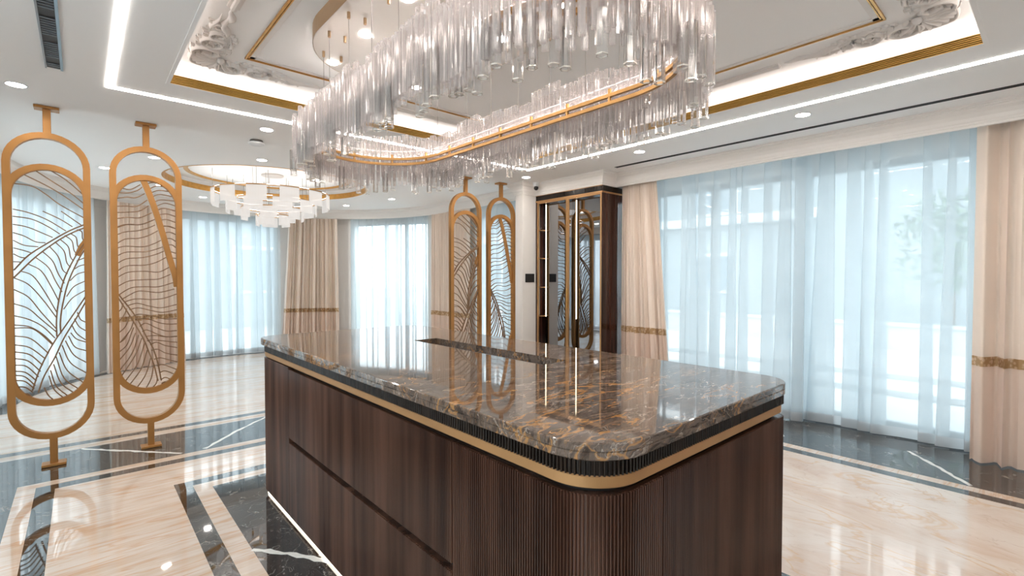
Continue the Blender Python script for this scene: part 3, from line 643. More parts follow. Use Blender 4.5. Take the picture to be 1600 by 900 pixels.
# switch panel on the pier
sp = thing('wall_panel', (4.52, 4.735, 1.33), 'small black control panel on the beige pier beside the cabinet', 'control panel')
add('plate', bbox(4.44, 4.60, 4.733, 4.745, 1.325, 1.44, 0.004), 'black_metal', sp); add('screen', box(4.45, 4.59, 4.7322, 4.7335, 1.335, 1.43), 'dark_gap', sp)
# ------------------------------------------------------------------ large crystal chandelier over the island
CCX, CCY, RW, HS = 1.455, 2.095, 0.425, 0.80
def stad(s, off=0.0):
    """point of the stadium-shaped ring at arc length s of the rail line, moved outwards by off"""
    per = 4*HS + 2*PI*RW; s %= per
    if s < 2*HS: p, n = (CCX-RW, CCY-HS+s), (-1, 0)
    elif s < 2*HS+PI*RW: a = PI-(s-2*HS)/RW; p, n = (CCX+RW*math.cos(a), CCY+HS+RW*math.sin(a)), (math.cos(a), math.sin(a))
    elif s < 4*HS+PI*RW: p, n = (CCX+RW, CCY+HS-(s-2*HS-PI*RW)), (1, 0)
    else: a = -(s-4*HS-PI*RW)/RW; p, n = (CCX+RW*math.cos(a), CCY-HS+RW*math.sin(a)), (math.cos(a), math.sin(a))
    return (p[0]+n[0]*off, p[1]+n[1]*off)
PER = 4*HS + 2*PI*RW
ch = thing('crystal_chandelier', (CCX, CCY, 2.0), 'long oval chandelier of hanging clear crystal rods over the kitchen island', 'chandelier')
def stad_ring(off0, off1, z0, z1, n=120):
    A = lambda o, z: [(*stad(PER*i/n, o), z) for i in range(n)]
    return loft([A(off0, z0), A(off1, z0), A(off1, z1), A(off0, z1), A(off0, z0)])
add('upper_rail', stad_ring(-0.008, 0.008, 2.246, 2.262), 'rail_gold', ch); add('lower_rail', stad_ring(-0.012, 0.004, 2.208, 2.224), 'rail_gold', ch)
add('rail_light', stad_ring(0.0, 0.007, 2.2622, 2.2632), 'led_rail', ch); add('added_rod_light', stad_ring(0.0405, 0.0425, 2.318, 2.320), 'led_added_rod', ch)  # thin glowing ring among the rods is added to brighten them
for k in range(22):
    x, y = stad(PER*(k+.5)/22); x2, y2 = stad(PER*(k+.5)/22, 0.10)
    add('bracket', box(x-.006, x+.006, y-.006, y+.006, 2.222, 2.285), 'rail_gold', ch)
# canopy plate on the tray ceiling
def canopy(d, n=72):
    r, h, P = 0.50-d, 0.52, []
    for i in range(n):
        a = 2*PI*i/n; P.append((CCX+r*math.cos(a), CCY+(h if math.sin(a) >= 0 else -h)+r*math.sin(a)))
    return P
cp = add('canopy', loft([[(x, y, z) for x, y in canopy(0)] for z in (2.79, 2.70)]), 'canopy_edge', ch)
add('canopy_plate', loft([[(x, y, 2.7005) for x, y in canopy(0.002)], [(x, y, 2.712) for x, y in canopy(0.002)]], True, True, True), 'canopy_plate', cp)
gp = None; cb = None
hang = []
for row, (off) in enumerate((0.05, 0.135)):
    for k in range(9):
        y = CCY-1.0+k*0.25
        if abs(y-CCY) > 0.52:
            dd = math.sqrt(max(0.02, (0.50-off)**2-(abs(y-CCY)-0.52)**2))
        else: dd = 0.50-off
        for sg in (-1, 1): hang.append((CCX+sg*dd, y, row))
for (x, y, row) in hang:
    if gp is None: gp = add('cable_grip', lathe(x, y, [(0.007, 2.668), (0.008, 2.672), (0.008, 2.700)], 10), 'canopy_edge', ch)
    else: share('cable_grip', gp, (x, y, 2.668), ch)
    if row == 0:
        zt = 2.30
        if cb is None: cb = add('cable', tube([(x, y, zt), (x, y, 2.668)], 0.0011, 6), 'wire_metal', ch)
        else: share('cable', cb, (x, y, zt), ch)
for k in range(4):
    for sg in (-1, 1):
        x, y = CCX+sg*0.29, CCY-0.5+k*0.455 - (0.0 if k < 3 else 0.0)
        s = add('spot_lens', disc(x, y, 2.697, 2.7004, 0.03, 20), 'downlight_lens', ch)
# crystal rods: unit hexagonal rods shared between alike lengths
rods = []
rnd = random.Random(11)
def row(off, pitch, ztop, zbot, r, kind, jit=0.012, step=0.02, per=0.24, ph=0.0):
    n = int((PER+2*PI*off)/pitch)
    for i in range(n):
        s = PER*(i+ph)/n; c = int(s/per)
        st = step*((c*7919) % 3-1)
        x, y = stad(s, off + rnd.uniform(-.004, .004))
        q = ((i//4)*7) % 3-1; rods.append((x, y, zbot+st+q*jit*.5, ztop+st+q*jit*.7, r, kind))
row(0.024, 0.029, 2.405, 2.15, 0.0112, 0); row(0.058, 0.031, 2.385, 2.12, 0.0112, 0, ph=.5); row(0.088, 0.034, 2.34, 2.09, 0.0112, 0, ph=.25)
row(0.073, 0.036, 2.20, 2.06, 0.0112, 0, ph=.7)
for c in range(38):         # clusters of wide hollow prisms hanging lower
    for j in range(2 if c % 3 else 4):
        s = PER*(c+rnd.uniform(.0, .25))/38 + j*0.046; x, y = stad(s, 0.095 if c % 2 else 0.030)
        rods.append((x, y, 2.015+rnd.uniform(-.012, .03), 2.17+rnd.uniform(-.02, .03), 0.0185, 1))
def hexrod(r, h): return loft([[(r*math.cos(PI*i/3), r*math.sin(PI*i/3), z) for i in range(6)] for z in (0, h)], True, True, True)
def hextube(r, h):
    A = lambda q, z: [(q*math.cos(PI*i/3), q*math.sin(PI*i/3), z) for i in range(6)]
    return loft([A(r, 0), A(r, h), A(r*.80, h), A(r*.80, 0), A(r, 0)])
cache = {}
def rod_mesh(r, h, kind):
    k = (round(r, 4), round(h, 2), kind)
    if k not in cache:
        V, F = (hexrod if kind == 0 else hextube)(k[0], k[1]); cache[k] = _mesh('crystal_rod' if kind == 0 else 'crystal_prism', V, F, 'crystal' if kind == 0 else 'crystal_prism')
    return cache[k]
small = sorted([q for q in rods if q[5] == 0], key=lambda q: q[0]**2+q[1]**2); big = [q for q in rods if q[5] == 1]
for q in small[:300] + big:
    o = bpy.data.objects.new('crystal_rod' if q[5] == 0 else 'crystal_prism', rod_mesh(q[4], q[3]-q[2], q[5])); COL.objects.link(o)
    o.parent = ch; o.location = Vector((q[0], q[1], q[2])) - ORG[ch]; o.rotation_euler = (0, 0, rnd.uniform(0, 1))
    if q[5] == 1:
        if 'rim' not in cache:
            A_ = lambda r_, z_: [(r_*math.cos(PI*i/3), r_*math.sin(PI*i/3), z_) for i in range(6)]
            cache['rim'] = _mesh('rim', *loft([A_(.0192, -.001), A_(.0192, .003), A_(.0172, .003), A_(.0172, -.001), A_(.0192, -.001)]), 'crystal_rim')
        m_ = bpy.data.objects.new('rim', cache['rim']); COL.objects.link(m_); m_.parent = o
rest = []
for q in small[300:]:
    V, F = hexrod(q[4], q[3]-q[2]); a = rnd.uniform(0, 1); c_, s_ = math.cos(a), math.sin(a)
    rest.append(([(q[0]+x*c_-y*s_, q[1]+x*s_+y*c_, q[2]+z) for x, y, z in V], F))
add('crystal_rod_curtain', merge(*rest), 'crystal', ch)['kind'] = 'stuff'
# ------------------------------------------------------------------ round panel chandelier in the bay
rx, ry = 2.0, 7.24
pc = thing('panel_chandelier', (rx, ry, 2.09), 'round tiered chandelier of glowing white curved panels in the far bay', 'chandelier')
wire0 = None
for tier, (r, z0, z1, n) in enumerate(((0.72, 2.35, 2.54, 12), (0.55, 2.26, 2.43, 10), (0.38, 2.18, 2.33, 7), (0.20, 2.10, 2.24, 5))):
    add('ring', ringband(r-.012, r+.002, z1-.004, z1+.010, (rx, ry), 64), 'rail_gold', pc)
    add('added_uplight', ringband(r-.012, r+.002, z1+.0105, z1+.013, (rx, ry), 64), 'led_added_uplight', pc)  # upward glow band added on each ring to brighten the far ceiling
    for k in range(n):
        a = 2*PI*(k+0.4*tier)/n; w = 0.235/r*0.5 if tier < 2 else 0.20/r*0.5
        P = [(rx+(r+.006)*math.cos(a+w*(j/4-1)), ry+(r+.006)*math.sin(a+w*(j/4-1))) for j in range(9)]; Q = [(rx+(r+.014)*math.cos(a+w*(j/4-1)), ry+(r+.014)*math.sin(a+w*(j/4-1))) for j in range(8, -1, -1)]
        pn = add('glass_panel', prism(P+Q, z0, z1), 'lit_panel', pc)
        P2 = [(rx+(r-.004)*math.cos(a+w*(j/4-1)), ry+(r-.004)*math.sin(a+w*(j/4-1))) for j in range(9)]; Q2 = [(rx+(r+.018)*math.cos(a+w*(j/4-1)), ry+(r+.018)*math.sin(a+w*(j/4-1))) for j in range(8, -1, -1)]
        add('panel_cap', prism(P2+Q2, z1, z1+.012), 'rail_gold', pn)
        if k % 2 == 0: add('wire', tube([(rx+r*math.cos(a), ry+r*math.sin(a), z1), (rx+r*math.cos(a), ry+r*math.sin(a), 2.795)], 0.0025, 5), 'wire_metal', pc)
add('canopy', lathe(rx, ry, [(0.14, 2.80), (0.14, 2.785), (0.13, 2.78)], 40), 'canopy_plate', pc)
VEIN_A = [[(0.011, 2.184), (0.1, 2.12), (0.203, 2.012)], [(-0.063, 2.168), (0.03, 2.097), (0.127, 2.023), (0.202, 1.949)], [(-0.123, 2.132), (0.002, 2.061), (0.098, 1.991), (0.202, 1.902)], [(-0.185, 2.063), (-0.085, 2.054), (-0.012, 2.003), (0.062, 1.935), (0.183, 1.855), (0.201, 1.841)], [(-0.185, 1.881), (-0.106, 1.862), (-0.011, 1.819), (0.092, 1.742)], [(-0.187, 1.83), (-0.093, 1.817), (-0.011, 1.772), (0.057, 1.718)], [(-0.187, 1.773), (-0.108, 1.755), (0.018, 1.69)], [(-0.187, 1.714), (-0.131, 1.692), (-0.073, 1.654), (-0.021, 1.649)], [(-0.187, 1.659), (-0.132, 1.626), (-0.059, 1.618)], [(-0.186, 1.605), (-0.14, 1.59), (-0.093, 1.571)], [(-0.187, 1.563), (-0.155, 1.541), (-0.123, 1.534)], [(-0.188, 1.507), (-0.149, 1.505)], [(-0.032, 1.879), (0.058, 1.829), (0.128, 1.776)], [(0.067, 1.888), (0.177, 1.793)], [(0.152, 1.756), (0.18, 1.742), (0.183, 1.693), (0.198, 1.667)], [(0.112, 1.727), (0.147, 1.697), (0.154, 1.638), (0.167, 1.612)], [(0.084, 1.709), (0.123, 1.669), (0.134, 1.599), (0.151, 1.571)], [(0.06, 1.676), (0.102, 1.625), (0.113, 1.551), (0.13, 1.517)], [(0.029, 1.659), (0.078, 1.592), (0.092, 1.507), (0.113, 1.47)], [(-0.002, 1.626), (0.046, 1.549), (0.068, 1.454), (0.095, 1.42)], [(-0.041, 1.588), (0.015, 1.516), (0.044, 1.422), (0.076, 1.35)], [(-0.079, 1.545), (-0.009, 1.469), (0.028, 1.369), (0.063, 1.286)], [(-0.116, 1.493), (-0.047, 1.442), (0.004, 1.327), (0.046, 1.212)], [(-0.153, 1.441), (-0.092, 1.406), (-0.034, 1.296), (0.032, 1.134)], [(-0.188, 1.392), (-0.115, 1.344), (-0.043, 1.234), (0.031, 1.092)], [(-0.189, 1.309), (-0.116, 1.252), (-0.052, 1.14), (0.028, 1.011)], [(-0.191, 1.208), (-0.118, 1.169), (-0.053, 1.088), (0.027, 0.99)], [(-0.192, 1.122), (-0.119, 1.092), (-0.046, 1.035), (0.019, 0.944)], [(-0.193, 1.056), (-0.12, 1.04), (-0.062, 0.995), (-0.017, 0.939), (0.005, 0.905)], [(0.147, 1.519), (0.199, 1.547)], [(0.13, 1.454), (0.164, 1.482), (0.198, 1.493)], [(0.108, 1.369), (0.147, 1.417), (0.197, 1.439)], [(0.087, 1.251), (0.129, 1.325), (0.196, 1.368)], [(0.069, 1.156), (0.12, 1.24), (0.195, 1.297)], [(0.145, 1.131), (0.162, 1.076), (0.191, 1.052)], [(0.128, 1.083), (0.153, 1.022), (0.19, 0.987)], [(0.111, 1.041), (0.14, 0.969), (0.189, 0.916)], [(-0.189, 1.033), (-0.114, 1.028), (-0.065, 0.99), (0.005, 0.895)], [(-0.19, 0.977), (-0.107, 0.948), (-0.017, 0.833)], [(-0.191, 0.913), (-0.116, 0.886), (-0.034, 0.795)], [(-0.192, 0.863), (-0.117, 0.835), (-0.05, 0.75)], [(-0.193, 0.815), (-0.126, 0.79), (-0.062, 0.706)], [(-0.193, 0.768), (-0.134, 0.751), (-0.073, 0.667)], [(-0.194, 0.725), (-0.139, 0.707), (-0.084, 0.64)], [(-0.195, 0.695), (-0.144, 0.677), (-0.091, 0.606)], [(-0.195, 0.658), (-0.144, 0.643), (-0.097, 0.584)], [(-0.184, 0.611), (-0.141, 0.599), (-0.104, 0.557)], [(-0.157, 0.556), (-0.13, 0.55), (-0.108, 0.521)], [(0.106, 0.977), (0.138, 0.927), (0.194, 0.898)], [(0.093, 0.954), (0.128, 0.868), (0.193, 0.832)], [(0.075, 0.92), (0.119, 0.81), (0.191, 0.742)], [(0.057, 0.887), (0.1, 0.752), (0.19, 0.661)], [(0.039, 0.836), (0.082, 0.695), (0.171, 0.591)], [(0.022, 0.808), (0.064, 0.639), (0.148, 0.541)], [(0.008, 0.751), (0.046, 0.606), (0.121, 0.515)], [(-0.009, 0.707), (0.02, 0.586), (0.081, 0.504)], [(-0.018, 0.668), (0.007, 0.565), (0.059, 0.49)], [(-0.045, 0.585), (-0.023, 0.523), (0.007, 0.481)]]
STEM_A = [[(-0.187, 1.446), (-0.112, 1.553), (-0.006, 1.65), (0.104, 1.74), (0.2, 1.8)], [(-0.187, 1.394), (-0.075, 1.543), (0.04, 1.662), (0.12, 1.727), (0.199, 1.775)], [(0.197, 1.661), (0.141, 1.553), (0.075, 1.379), (0.042, 1.21), (0.029, 1.073), (0.029, 0.956)], [(0.198, 1.616), (0.152, 1.514), (0.098, 1.358), (0.064, 1.188), (0.05, 1.061), (0.051, 0.976)], [(0.194, 1.248), (0.126, 1.121), (0.061, 1.002), (0.021, 0.93), (-0.027, 0.824), (-0.072, 0.703), (-0.107, 0.571)], [(0.195, 1.21), (0.142, 1.093), (0.068, 0.94), (0.015, 0.798), (-0.044, 0.668), (-0.076, 0.552)]]
VEIN_B = [[(-0.16, 2.102), (-0.104, 2.098), (-0.041, 2.144)], [(-0.191, 2.063), (-0.121, 2.068), (-0.064, 2.093), (-0.029, 2.125)], [(-0.194, 2.017), (-0.129, 2.034), (-0.073, 2.035), (-0.013, 2.075)], [(-0.195, 1.955), (-0.13, 1.963), (-0.065, 1.967), (0.003, 2.025)], [(-0.196, 1.906), (-0.123, 1.915), (-0.049, 1.931), (0.011, 1.979)], [(-0.197, 1.858), (-0.123, 1.874), (-0.05, 1.876), (0.031, 1.923)], [(-0.198, 1.785), (-0.124, 1.818), (-0.043, 1.822), (0.052, 1.872)], [(-0.009, 2.146), (0.02, 2.165), (0.054, 2.174)], [(0.011, 2.112), (0.063, 2.144), (0.132, 2.147)], [(0.019, 2.081), (0.079, 2.111), (0.166, 2.109)], [(0.032, 2.052), (0.087, 2.079), (0.185, 2.068)], [(0.044, 2.011), (0.095, 2.035), (0.196, 2.035)], [(0.056, 1.976), (0.121, 2.01), (0.199, 1.992)], [(0.064, 1.945), (0.112, 1.967), (0.198, 1.951)], [(0.072, 1.909), (0.129, 1.922), (0.199, 1.903)], [(0.084, 1.865), (0.128, 1.876), (0.198, 1.853)], [(0.093, 1.821), (0.136, 1.82), (0.198, 1.801)], [(-0.197, 1.73), (-0.141, 1.757), (-0.06, 1.772), (0.007, 1.799), (0.051, 1.825)], [(-0.196, 1.791), (-0.14, 1.815), (-0.043, 1.822), (0.037, 1.862)], [(-0.198, 1.659), (-0.142, 1.7), (-0.061, 1.71), (0.006, 1.736), (0.068, 1.779)], [(-0.199, 1.624), (-0.143, 1.642), (-0.029, 1.643), (0.039, 1.67), (0.088, 1.701)], [(-0.198, 1.564), (-0.135, 1.596), (-0.021, 1.602), (0.047, 1.623), (0.101, 1.648)], [(-0.199, 1.503), (-0.136, 1.543), (-0.03, 1.556), (0.046, 1.581), (0.109, 1.612)], [(-0.2, 1.442), (-0.137, 1.486), (-0.022, 1.494), (0.054, 1.518), (0.126, 1.564)], [(-0.2, 1.392), (-0.13, 1.435), (-0.023, 1.444), (0.07, 1.439), (0.142, 1.479)], [(-0.199, 1.321), (-0.123, 1.366), (-0.016, 1.376), (0.069, 1.381), (0.15, 1.42)], [(-0.198, 1.25), (-0.115, 1.309), (-0.025, 1.318), (0.068, 1.317), (0.167, 1.35)], [(-0.173, 1.219), (-0.083, 1.278), (-0.025, 1.282), (0.068, 1.27), (0.175, 1.296)], [(-0.157, 1.198), (-0.084, 1.221), (0.016, 1.213), (0.102, 1.221), (0.192, 1.255)], [(-0.142, 1.167), (-0.076, 1.185), (-0.002, 1.161), (0.083, 1.142), (0.191, 1.166)], [(-0.126, 1.135), (-0.069, 1.148), (0.014, 1.123), (0.091, 1.104), (0.191, 1.121)], [(-0.102, 1.082), (-0.061, 1.096), (0.031, 1.075), (0.108, 1.048), (0.19, 1.045)], [(-0.091, 1.056), (-0.012, 1.057), (0.064, 1.02), (0.125, 1.004), (0.189, 1.002)], [(-0.063, 0.997), (-0.021, 1.02), (0.047, 0.979), (0.115, 0.947), (0.188, 0.945)], [(-0.047, 0.954), (-0.013, 0.964), (0.054, 0.925), (0.115, 0.899), (0.188, 0.895)], [(0.097, 1.816), (0.145, 1.821), (0.196, 1.801)], [(0.109, 1.763), (0.153, 1.771), (0.195, 1.752)], [(0.121, 1.716), (0.157, 1.718), (0.195, 1.693)], [(0.134, 1.664), (0.165, 1.665), (0.196, 1.639)], [(0.146, 1.611), (0.195, 1.596)], [(0.159, 1.558), (0.194, 1.553)], [(-0.198, 1.118), (-0.174, 1.147), (-0.164, 1.188)], [(-0.199, 1.037), (-0.163, 1.086), (-0.142, 1.146)], [(-0.199, 0.95), (-0.152, 1.003), (-0.123, 1.094)], [(-0.186, 0.878), (-0.124, 0.97), (-0.101, 1.036)], [(-0.2, 0.87), (-0.163, 0.899), (-0.136, 0.951)], [(-0.201, 0.795), (-0.146, 0.854), (-0.115, 0.949), (-0.1, 0.992)], [(-0.199, 0.73), (-0.13, 0.831), (-0.089, 0.947)], [(-0.196, 0.649), (-0.113, 0.785), (-0.07, 0.929)], [(-0.188, 0.599), (-0.096, 0.762), (-0.049, 0.902)], [(-0.163, 0.558), (-0.08, 0.694), (-0.032, 0.857)], [(-0.134, 0.53), (-0.059, 0.648), (-0.015, 0.8)], [(-0.09, 0.496), (-0.029, 0.599), (0.006, 0.731)], [(-0.032, 0.48), (0.006, 0.561), (0.026, 0.673)], [(0.012, 0.48), (0.042, 0.523), (0.049, 0.58)], [(-0.022, 0.914), (0.047, 0.914), (0.111, 0.898), (0.192, 0.897)], [(0.004, 0.84), (0.047, 0.858), (0.11, 0.824), (0.19, 0.8)], [(0.012, 0.795), (0.055, 0.799), (0.109, 0.762), (0.189, 0.737)], [(0.029, 0.72), (0.072, 0.727), (0.127, 0.704), (0.189, 0.679)], [(0.047, 0.662), (0.09, 0.668), (0.18, 0.617)], [(0.064, 0.604), (0.103, 0.614), (0.165, 0.577)], [(0.075, 0.546), (0.102, 0.559), (0.141, 0.537)], [(0.076, 0.512), (0.101, 0.523), (0.126, 0.51)], [(-0.016, 0.875), (0.02, 0.881), (0.111, 0.862), (0.191, 0.845)]]
STEM_B = [[(-0.196, 1.238), (-0.111, 1.06), (-0.039, 0.894), (-0.005, 0.783), (0.027, 0.674), (0.053, 0.537)], [(-0.194, 1.265), (-0.085, 1.076), (-0.018, 0.905), (0.019, 0.823), (0.051, 0.697), (0.075, 0.537)]]
BAR_B = [[(-0.023, 2.185), (0.023, 2.051), (0.084, 1.825), (0.141, 1.573), (0.179, 1.413), (0.191, 1.315)]][0]
# ------------------------------------------------------------------ bronze leaf screens
SY = 4.95
def capsule(hw, z0, z1, n=18):
    P = [(hw*math.cos(PI*i/n), z1-hw+hw*math.sin(PI*i/n)) for i in range(n+1)]
    return P + [(-hw*math.cos(PI*i/n), z0+hw-hw*math.sin(PI*i/n)) for i in range(n+1)]
def at_x(VF, x): return [(v[0]+x, v[1], v[2]) for v in VF[0]], VF[1]
def make_screen(x, kind, label):
    t = thing('leaf_screen', (x, SY, 0), label, 'screen', 'bronze leaf screens standing between floor and ceiling')
    y0, y1 = SY-.026, SY+.026; B = 'bronze'
    P = capsule(0.214, 0.222, 2.430); add('outer_frame', at_x(bar2d(P, 0.042, y0, y1, True), x), B, t)
    P = capsule(0.2135, 0.467, 2.202); add('inner_frame', at_x(bar2d(P, 0.043, y0+.003, y1-.003, True), x), B, t)
    P = capsule(0.194, 0.487, 2.182); add('inner_lip', at_x(bar2d(P, 0.008, y0+.010, y1-.010, True), x), B, t)
    add('ceiling_rod', bbox(x-.022, x+.022, SY-.02, SY+.02, 2.445, 2.622, .003), B, t); add('ceiling_plate', bbox(x-.068, x+.068, SY-.05, SY+.05, 2.620, 2.6395, .003), B, t)
    add('floor_rod', bbox(x-.022, x+.022, SY-.02, SY+.02, 0.016, 0.205, .003), B, t); add('floor_plate', bbox(x-.068, x+.068, SY-.05, SY+.05, 0.0015, 0.020, .003), B, t)
    principled('vein_bronze', (0.23, 0.125, 0.06), 0.45, 0.4, var=0.1) if 'vein_bronze' not in MATS else None
    def clipped(P):
        Q = []
        for p in catmull([(a, 0, b) for a, b in P], 5):
            cz = min(max(p.z, 0.467+.2135), 2.202-.2135); d = math.hypot(p.x, p.z-cz)
            if d > 0.205:
                k = 0.205/d; Q.append((p.x*k, cz+(p.z-cz)*k))
            else: Q.append((p.x, p.z))
        return Q
    for P in (VEIN_A if kind == 'A' else VEIN_B): add('vein', at_x(bar2d(clipped(P), 0.0070, SY-.006, SY+.006), x), 'vein_bronze', t)
    for P in (STEM_A if kind == 'A' else STEM_B): add('stem', at_x(bar2d(clipped(P), 0.009, SY-.009, SY+.009), x), 'vein_bronze', t)
    if kind == 'A': add('stem_plate', at_x(bar2d([(0.203, 1.675), (0.178, 1.630), (0.150, 1.560)], [0.034, 0.036, 0.030], SY-.008, SY+.008), x), B, t)
    else: add('midrib', at_x(bar2d([(a, b) for a, b in clipped(BAR_B)], 0.042, SY-.012, SY+.012), x), B, t)
    return t
sA = make_screen(-0.17, 'A', 'tall bronze capsule screen with crossing palm leaves, leftmost of the four')
sB = make_screen(0.412, 'B', 'tall bronze capsule screen with one broad slanting midrib, second from left, before the pink drape')
s3 = copy_tree(sA, (3.61, SY, 0)); s3['label'] = 'bronze palm leaf screen behind the worktop, standing before the far beige drape'
s4 = copy_tree(sB, (4.19, SY, 0)); s4['label'] = 'bronze screen with slanting midrib nearest the pier and mirrored cabinet'
# ------------------------------------------------------------------ mirrored display cabinet
cab = thing('display_cabinet', (4.9, 4.18, 0), 'tall dark wood cabinet with bronze framed mirror glass doors beside the pier', 'cabinet')
KX, K0, K1, KT = 4.63, 3.62, 4.74, 2.49
add('side_panel', bbox(KX, 5.25, K0, K0+.03, 0.0, 2.405, .003), 'cabinet_wood', cab); add('side_panel', bbox(KX, 5.25, K1-.03, K1-.001, 0.0, 2.405, .003), 'cabinet_wood', cab)
add('back_panel', box(5.15, 5.17, K0+.03, K1-.03, 0.0, 2.40), 'cabinet_wood', cab); add('base', bbox(KX+.02, 5.15, K0+.03, K1-.03, 0.0, 0.09, .003), 'cabinet_wood', cab); add('top_panel', box(KX+.02, 5.15, K0+.03, K1-.03, 2.385, 2.405), 'cabinet_wood', cab)
fr = add('frieze', box(KX+.012, 5.25, K0+.012, K1-.002, 2.418, KT), 'cabinet_wood', cab)
for i in range(86): add('frieze_rib', box(KX+.004, KX+.012, K0+.016+i*.0129, K0+.024+i*.0129, 2.420, KT-.006), 'frieze_wood', cab) if i == 0 else share('frieze_rib', bpy.data.objects['frieze_rib'], (KX+.008, K0+.02+i*.0129, 2.420), cab)
for i in range(42): share('frieze_rib', bpy.data.objects['frieze_rib'], (KX+.02+i*.0129, K0+.008, 2.420), cab, PI/2)
add('bronze_moulding', merge(bbox(KX-.006, KX+.02, K0-.006, K1-.001, 2.400, 2.420, .003), bbox(KX+.02, 5.25, K0-.006, K0+.02, 2.400, 2.420, .003)), 'bronze_strip', cab)
add('bronze_line', bbox(KX-.004, KX+.012, K0-.004, K1-.001, KT-.007, KT-.0005, .001), 'bronze_strip', cab)
for i, (a, b) in enumerate(((K0+.004, 4.165), (4.170, K1-.03))):
    d = add('door', merge(bbox(KX-.004, KX+.018, a, a+.020, 0.09, 2.40, .002), bbox(KX-.004, KX+.018, b-.020, b, 0.09, 2.40, .002), bbox(KX-.003, KX+.017, a+.02, b-.02, 0.09, 0.11, .002), bbox(KX-.003, KX+.017, a+.02, b-.02, 2.38, 2.40, .002)), 'bronze_strip', cab)
    add('mirror', box(4.735, 4.741, a-.001 if i else a+.024, b-.001, 0.092, 2.384), 'mirror_back', d)
add('light_strip', box(4.729, 4.7345, 4.640, 4.650, 0.86, 2.375), 'led_cabinet', cab); add('light_strip', box(4.729, 4.7345, 4.099, 4.109, 0.86, 2.375), 'led_cabinet', cab)
add('handle', bbox(KX-.024, KX-.004, 4.150, 4.160, 1.0, 1.25, .003), 'gold', cab)
for z in (0.86, 1.25, 1.64, 2.02): add('shelf', bbox(KX+.02, 4.728, 4.655, K1-.03, z, z+.012, .002), 'bronze_strip', cab)
# ------------------------------------------------------------------ curtains
def line_path(p, q, n):
    p, q = Vector(p), Vector(q); L = (q-p).length; d = (q-p)/L
    return (lambda s: (p+d*s, Vector(n))), L
def arc_path(r, a0, a1):
    L = abs(math.radians(a1-a0))*r
    def f(s):
        a = math.radians(a0+(a1-a0)*s/L); n = Vector((math.cos(a), math.sin(a))); return Vector((2.03, 7.1))+n*r, -n
    return f, L
def sheet(cols, zs): # cols[z][i] -> points
    V = [p for r in cols for p in r]; n = len(cols[0]); F = []
    for k in range(len(cols)-1):
        for i in range(n-1): F.append((k*n+i, k*n+i+1, (k+1)*n+i+1, (k+1)*n+i))
    return V, F
def sheer(name, label, path, L, folds, z0=0.012, z1=2.60, seed=0, wid=0.055):
    """light curtain whose cloth folds back on itself at each pleat, three layers deep there"""
    rnd = random.Random(seed); t = thing(name, tuple(path(L/2)[0]) + (0,), label, 'curtain', 'sheer white curtains')
    K = []
    for k in range(folds):
        K.append((L*(k+.5+rnd.uniform(-.38, .38))/folds, wid*rnd.uniform(.35, 1.7), rnd.uniform(-.03, .03), rnd.uniform(.010, .030)))
    K.sort()
    def rowz(z, extra=0.0):
        f = 1-(z-z0)/(z1-z0); P = [(0.0, 0.0)]
        for i, (c, w, sl, d) in enumerate(K):
            c2 = c + sl*f; w2 = w*(0.55+0.6*f); d2 = d*(0.5+.9*f)
            lo = K[i-1][0]+K[i-1][1]*.6 if i else 0.02; hi = K[i+1][0]-K[i+1][1]*.6 if i < len(K)-1 else L-0.02
            a, b = c2-w2/2, c2+w2/2
            if i: P.append(((K[i-1][0]+c)/2, 0.012*math.sin(i*2.1)))
            P += [(b, -d2), (b+.004, 0), (a-.004, d2*.6), (a, d2*1.2)]
        P.append((L, 0.0)); Q = catmull([(a, b, 0) for a, b in P], 3); out = []
        for q in Q:
            p, n = path(min(max(q.x, 0), L)); p = p+n*(q.y+extra); out.append((p.x, p.y, z))
        return out
    zs = [z0+(z1-z0)*k/14 for k in range(15)]
    add('cloth', sheet([rowz(z) for z in zs], zs), 'sheer', t, True)
    hz = [z0, z0+.04, z0+.085]; add('hem', sheet([rowz(z, 0.003) for z in hz], hz), 'sheer_hem', t, True)
    return t
def drape(label, path, L, nf, amp, seed, z0=0.01, z1=2.60, edge=None, trim=(0.735, 0.80), soft=False):
    """heavy lined drape: upper cloth, gold woven band, lower cloth"""
    rnd = random.Random(seed); t = thing('drape', tuple(path(L/2)[0]) + (0,), label, 'curtain', 'heavy beige drapes with a gold band')
    ph = [rnd.uniform(0, 2*PI) for _ in range(5)]; per = 10 if not soft else 16; N = nf*per
    def rowz(z, extra=0.0):
        f = 1-(z-z0)/(z1-z0); e0, e1 = edge(f) if edge else (0, 1); out = []
        for i in range(N+1):
            u = i/N; uu = u + 0.35/nf*math.sin(2*PI*u*nf*0.23+ph[3]) + 0.12/nf*math.sin(2*PI*nf*0.61*u+ph[4]); th = 2*PI*nf*uu+ph[0]
            a = amp*(0.75+0.35*math.sin(2*PI*u*nf*0.37+ph[1]))*(0.7+0.45*f)
            o = a*(2.2*math.sqrt(abs(math.sin(th/2+0.12*math.sin(3*f+ph[2]))))-1.2) + a*0.4*math.sin(2*th*0.31+ph[2]+f)
            s = L*(e0+(e1-e0)*u) + (0.10*L/nf)*math.sin(th)*(0 if i in (0, N) else 1)
            p, n = path(s); p = p+n*(o+extra); out.append((p.x, p.y, z))
        return out
    for nm, za, zb, m, mt, ex_ in (('lower_cloth', z0, trim[0], 7, 'drape_lower', 0.0), ('gold_band', trim[0]-.004, trim[1]+.004, 3, 'drape_trim', 0.004), ('upper_cloth', trim[1], z1, 13, 'drape_upper', 0.0)):
        zs = [za+(zb-za)*k/(m-1) for k in range(m)]; add(nm, sheet([rowz(z, ex_) for z in zs], zs), mt, t, True)
    return t
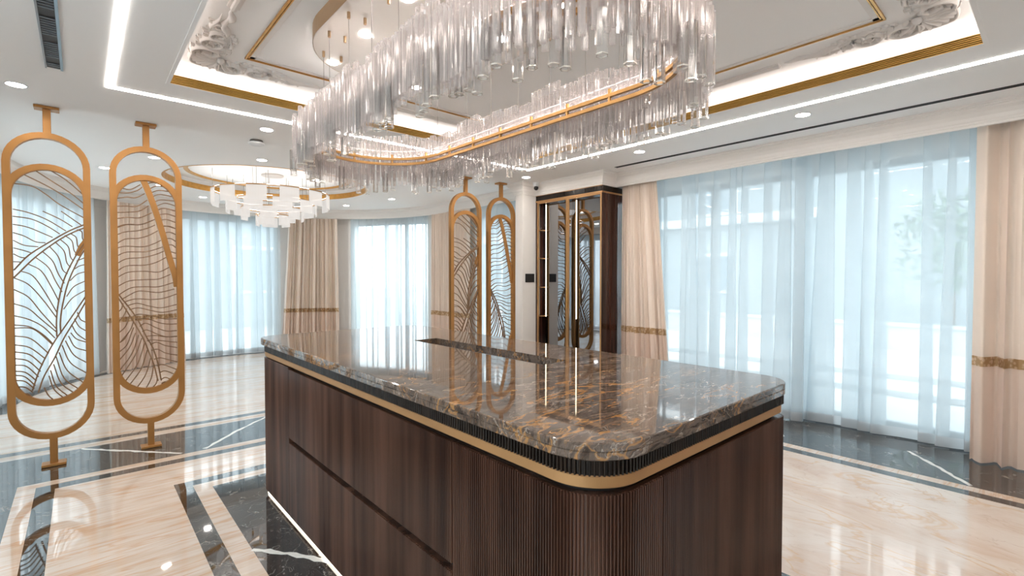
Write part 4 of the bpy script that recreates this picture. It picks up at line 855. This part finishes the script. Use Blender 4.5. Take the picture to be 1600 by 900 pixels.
# right-hand window
P, L = line_path((5.15, 3.42), (5.15, 1.62), (-1, 0)); sheer('sheer_curtain', 'sheer white curtain over the right-hand window beside the pleated beige drape', P, L, 12, seed=1, wid=0.075)
P, L = line_path((5.28, 1.78), (5.28, 0.16), (-1, 0)); sheer('sheer_curtain', 'sheer white curtain over the right-hand window beside the big drape at the right edge', P, L, 9, seed=5, wid=0.10)
P, L = line_path((4.98, 3.585), (4.98, 2.92), (-1, 0)); drape('pleated beige drape with gold band between the cabinet and the right-hand window', P, L, 12, 0.045, 3, edge=lambda f: (0.0, 0.72+0.28*min(1, f*1.15)))
P, L = line_path((5.06, 0.44), (5.06, -0.36), (-1, 0)); drape('wide smooth beige drape at the right edge of the photo', P, L, 6, 0.062, 8, soft=True)
P, L = line_path((5.24, -0.2), (5.24, -0.75), (-1, 0)); sheer('sheer_curtain', 'sheer white curtain beyond the right-hand drape', P, L, 5, seed=6)
# bay
P, L = arc_path(2.75, 73.5, 108); sheer('sheer_curtain', 'sheer white curtain of the far window left of the tall far drape', P, L, 12, seed=11)
P, L = arc_path(2.75, 11, 47); sheer('sheer_curtain', 'bright sheer white curtain of the far window between two beige drapes', P, L, 14, seed=12)
P, L = arc_path(2.75, 133, 180); sheer('sheer_curtain', 'sheer white curtain behind the leftmost bronze screen', P, L, 15, seed=13)
P, L = line_path((-0.72, 7.1), (-0.72, 5.06), (1, 0)); sheer('sheer_curtain', 'sheer white curtain at the far left edge', P, L, 11, seed=14)
P, L = line_path((4.80, 6.30), (4.80, 4.93), (-1, 0)); sheer('sheer_curtain', 'sheer white curtain behind the screen next to the pier', P, L, 9, seed=15)
P, L = arc_path(2.63, 51, 72.5); drape('beige drape with gold band in the far bay between two sheer windows', P, L, 18, 0.060, 21, z1=2.498, edge=lambda f: (0.02-.03*f, 0.90+.14*f))
P, L = arc_path(2.63, 107, 132); drape('beige drape with gold band seen through the second bronze screen', P, L, 18, 0.060, 22, z1=2.498, edge=lambda f: (0.03-.03*f, 0.97+.04*f))
P, L = line_path((4.70, 6.35), (4.70, 7.42), (-1, 0)); drape('beige drape with gold band behind the palm leaf screen over the worktop', P, L, 18, 0.060, 23, z1=2.498)
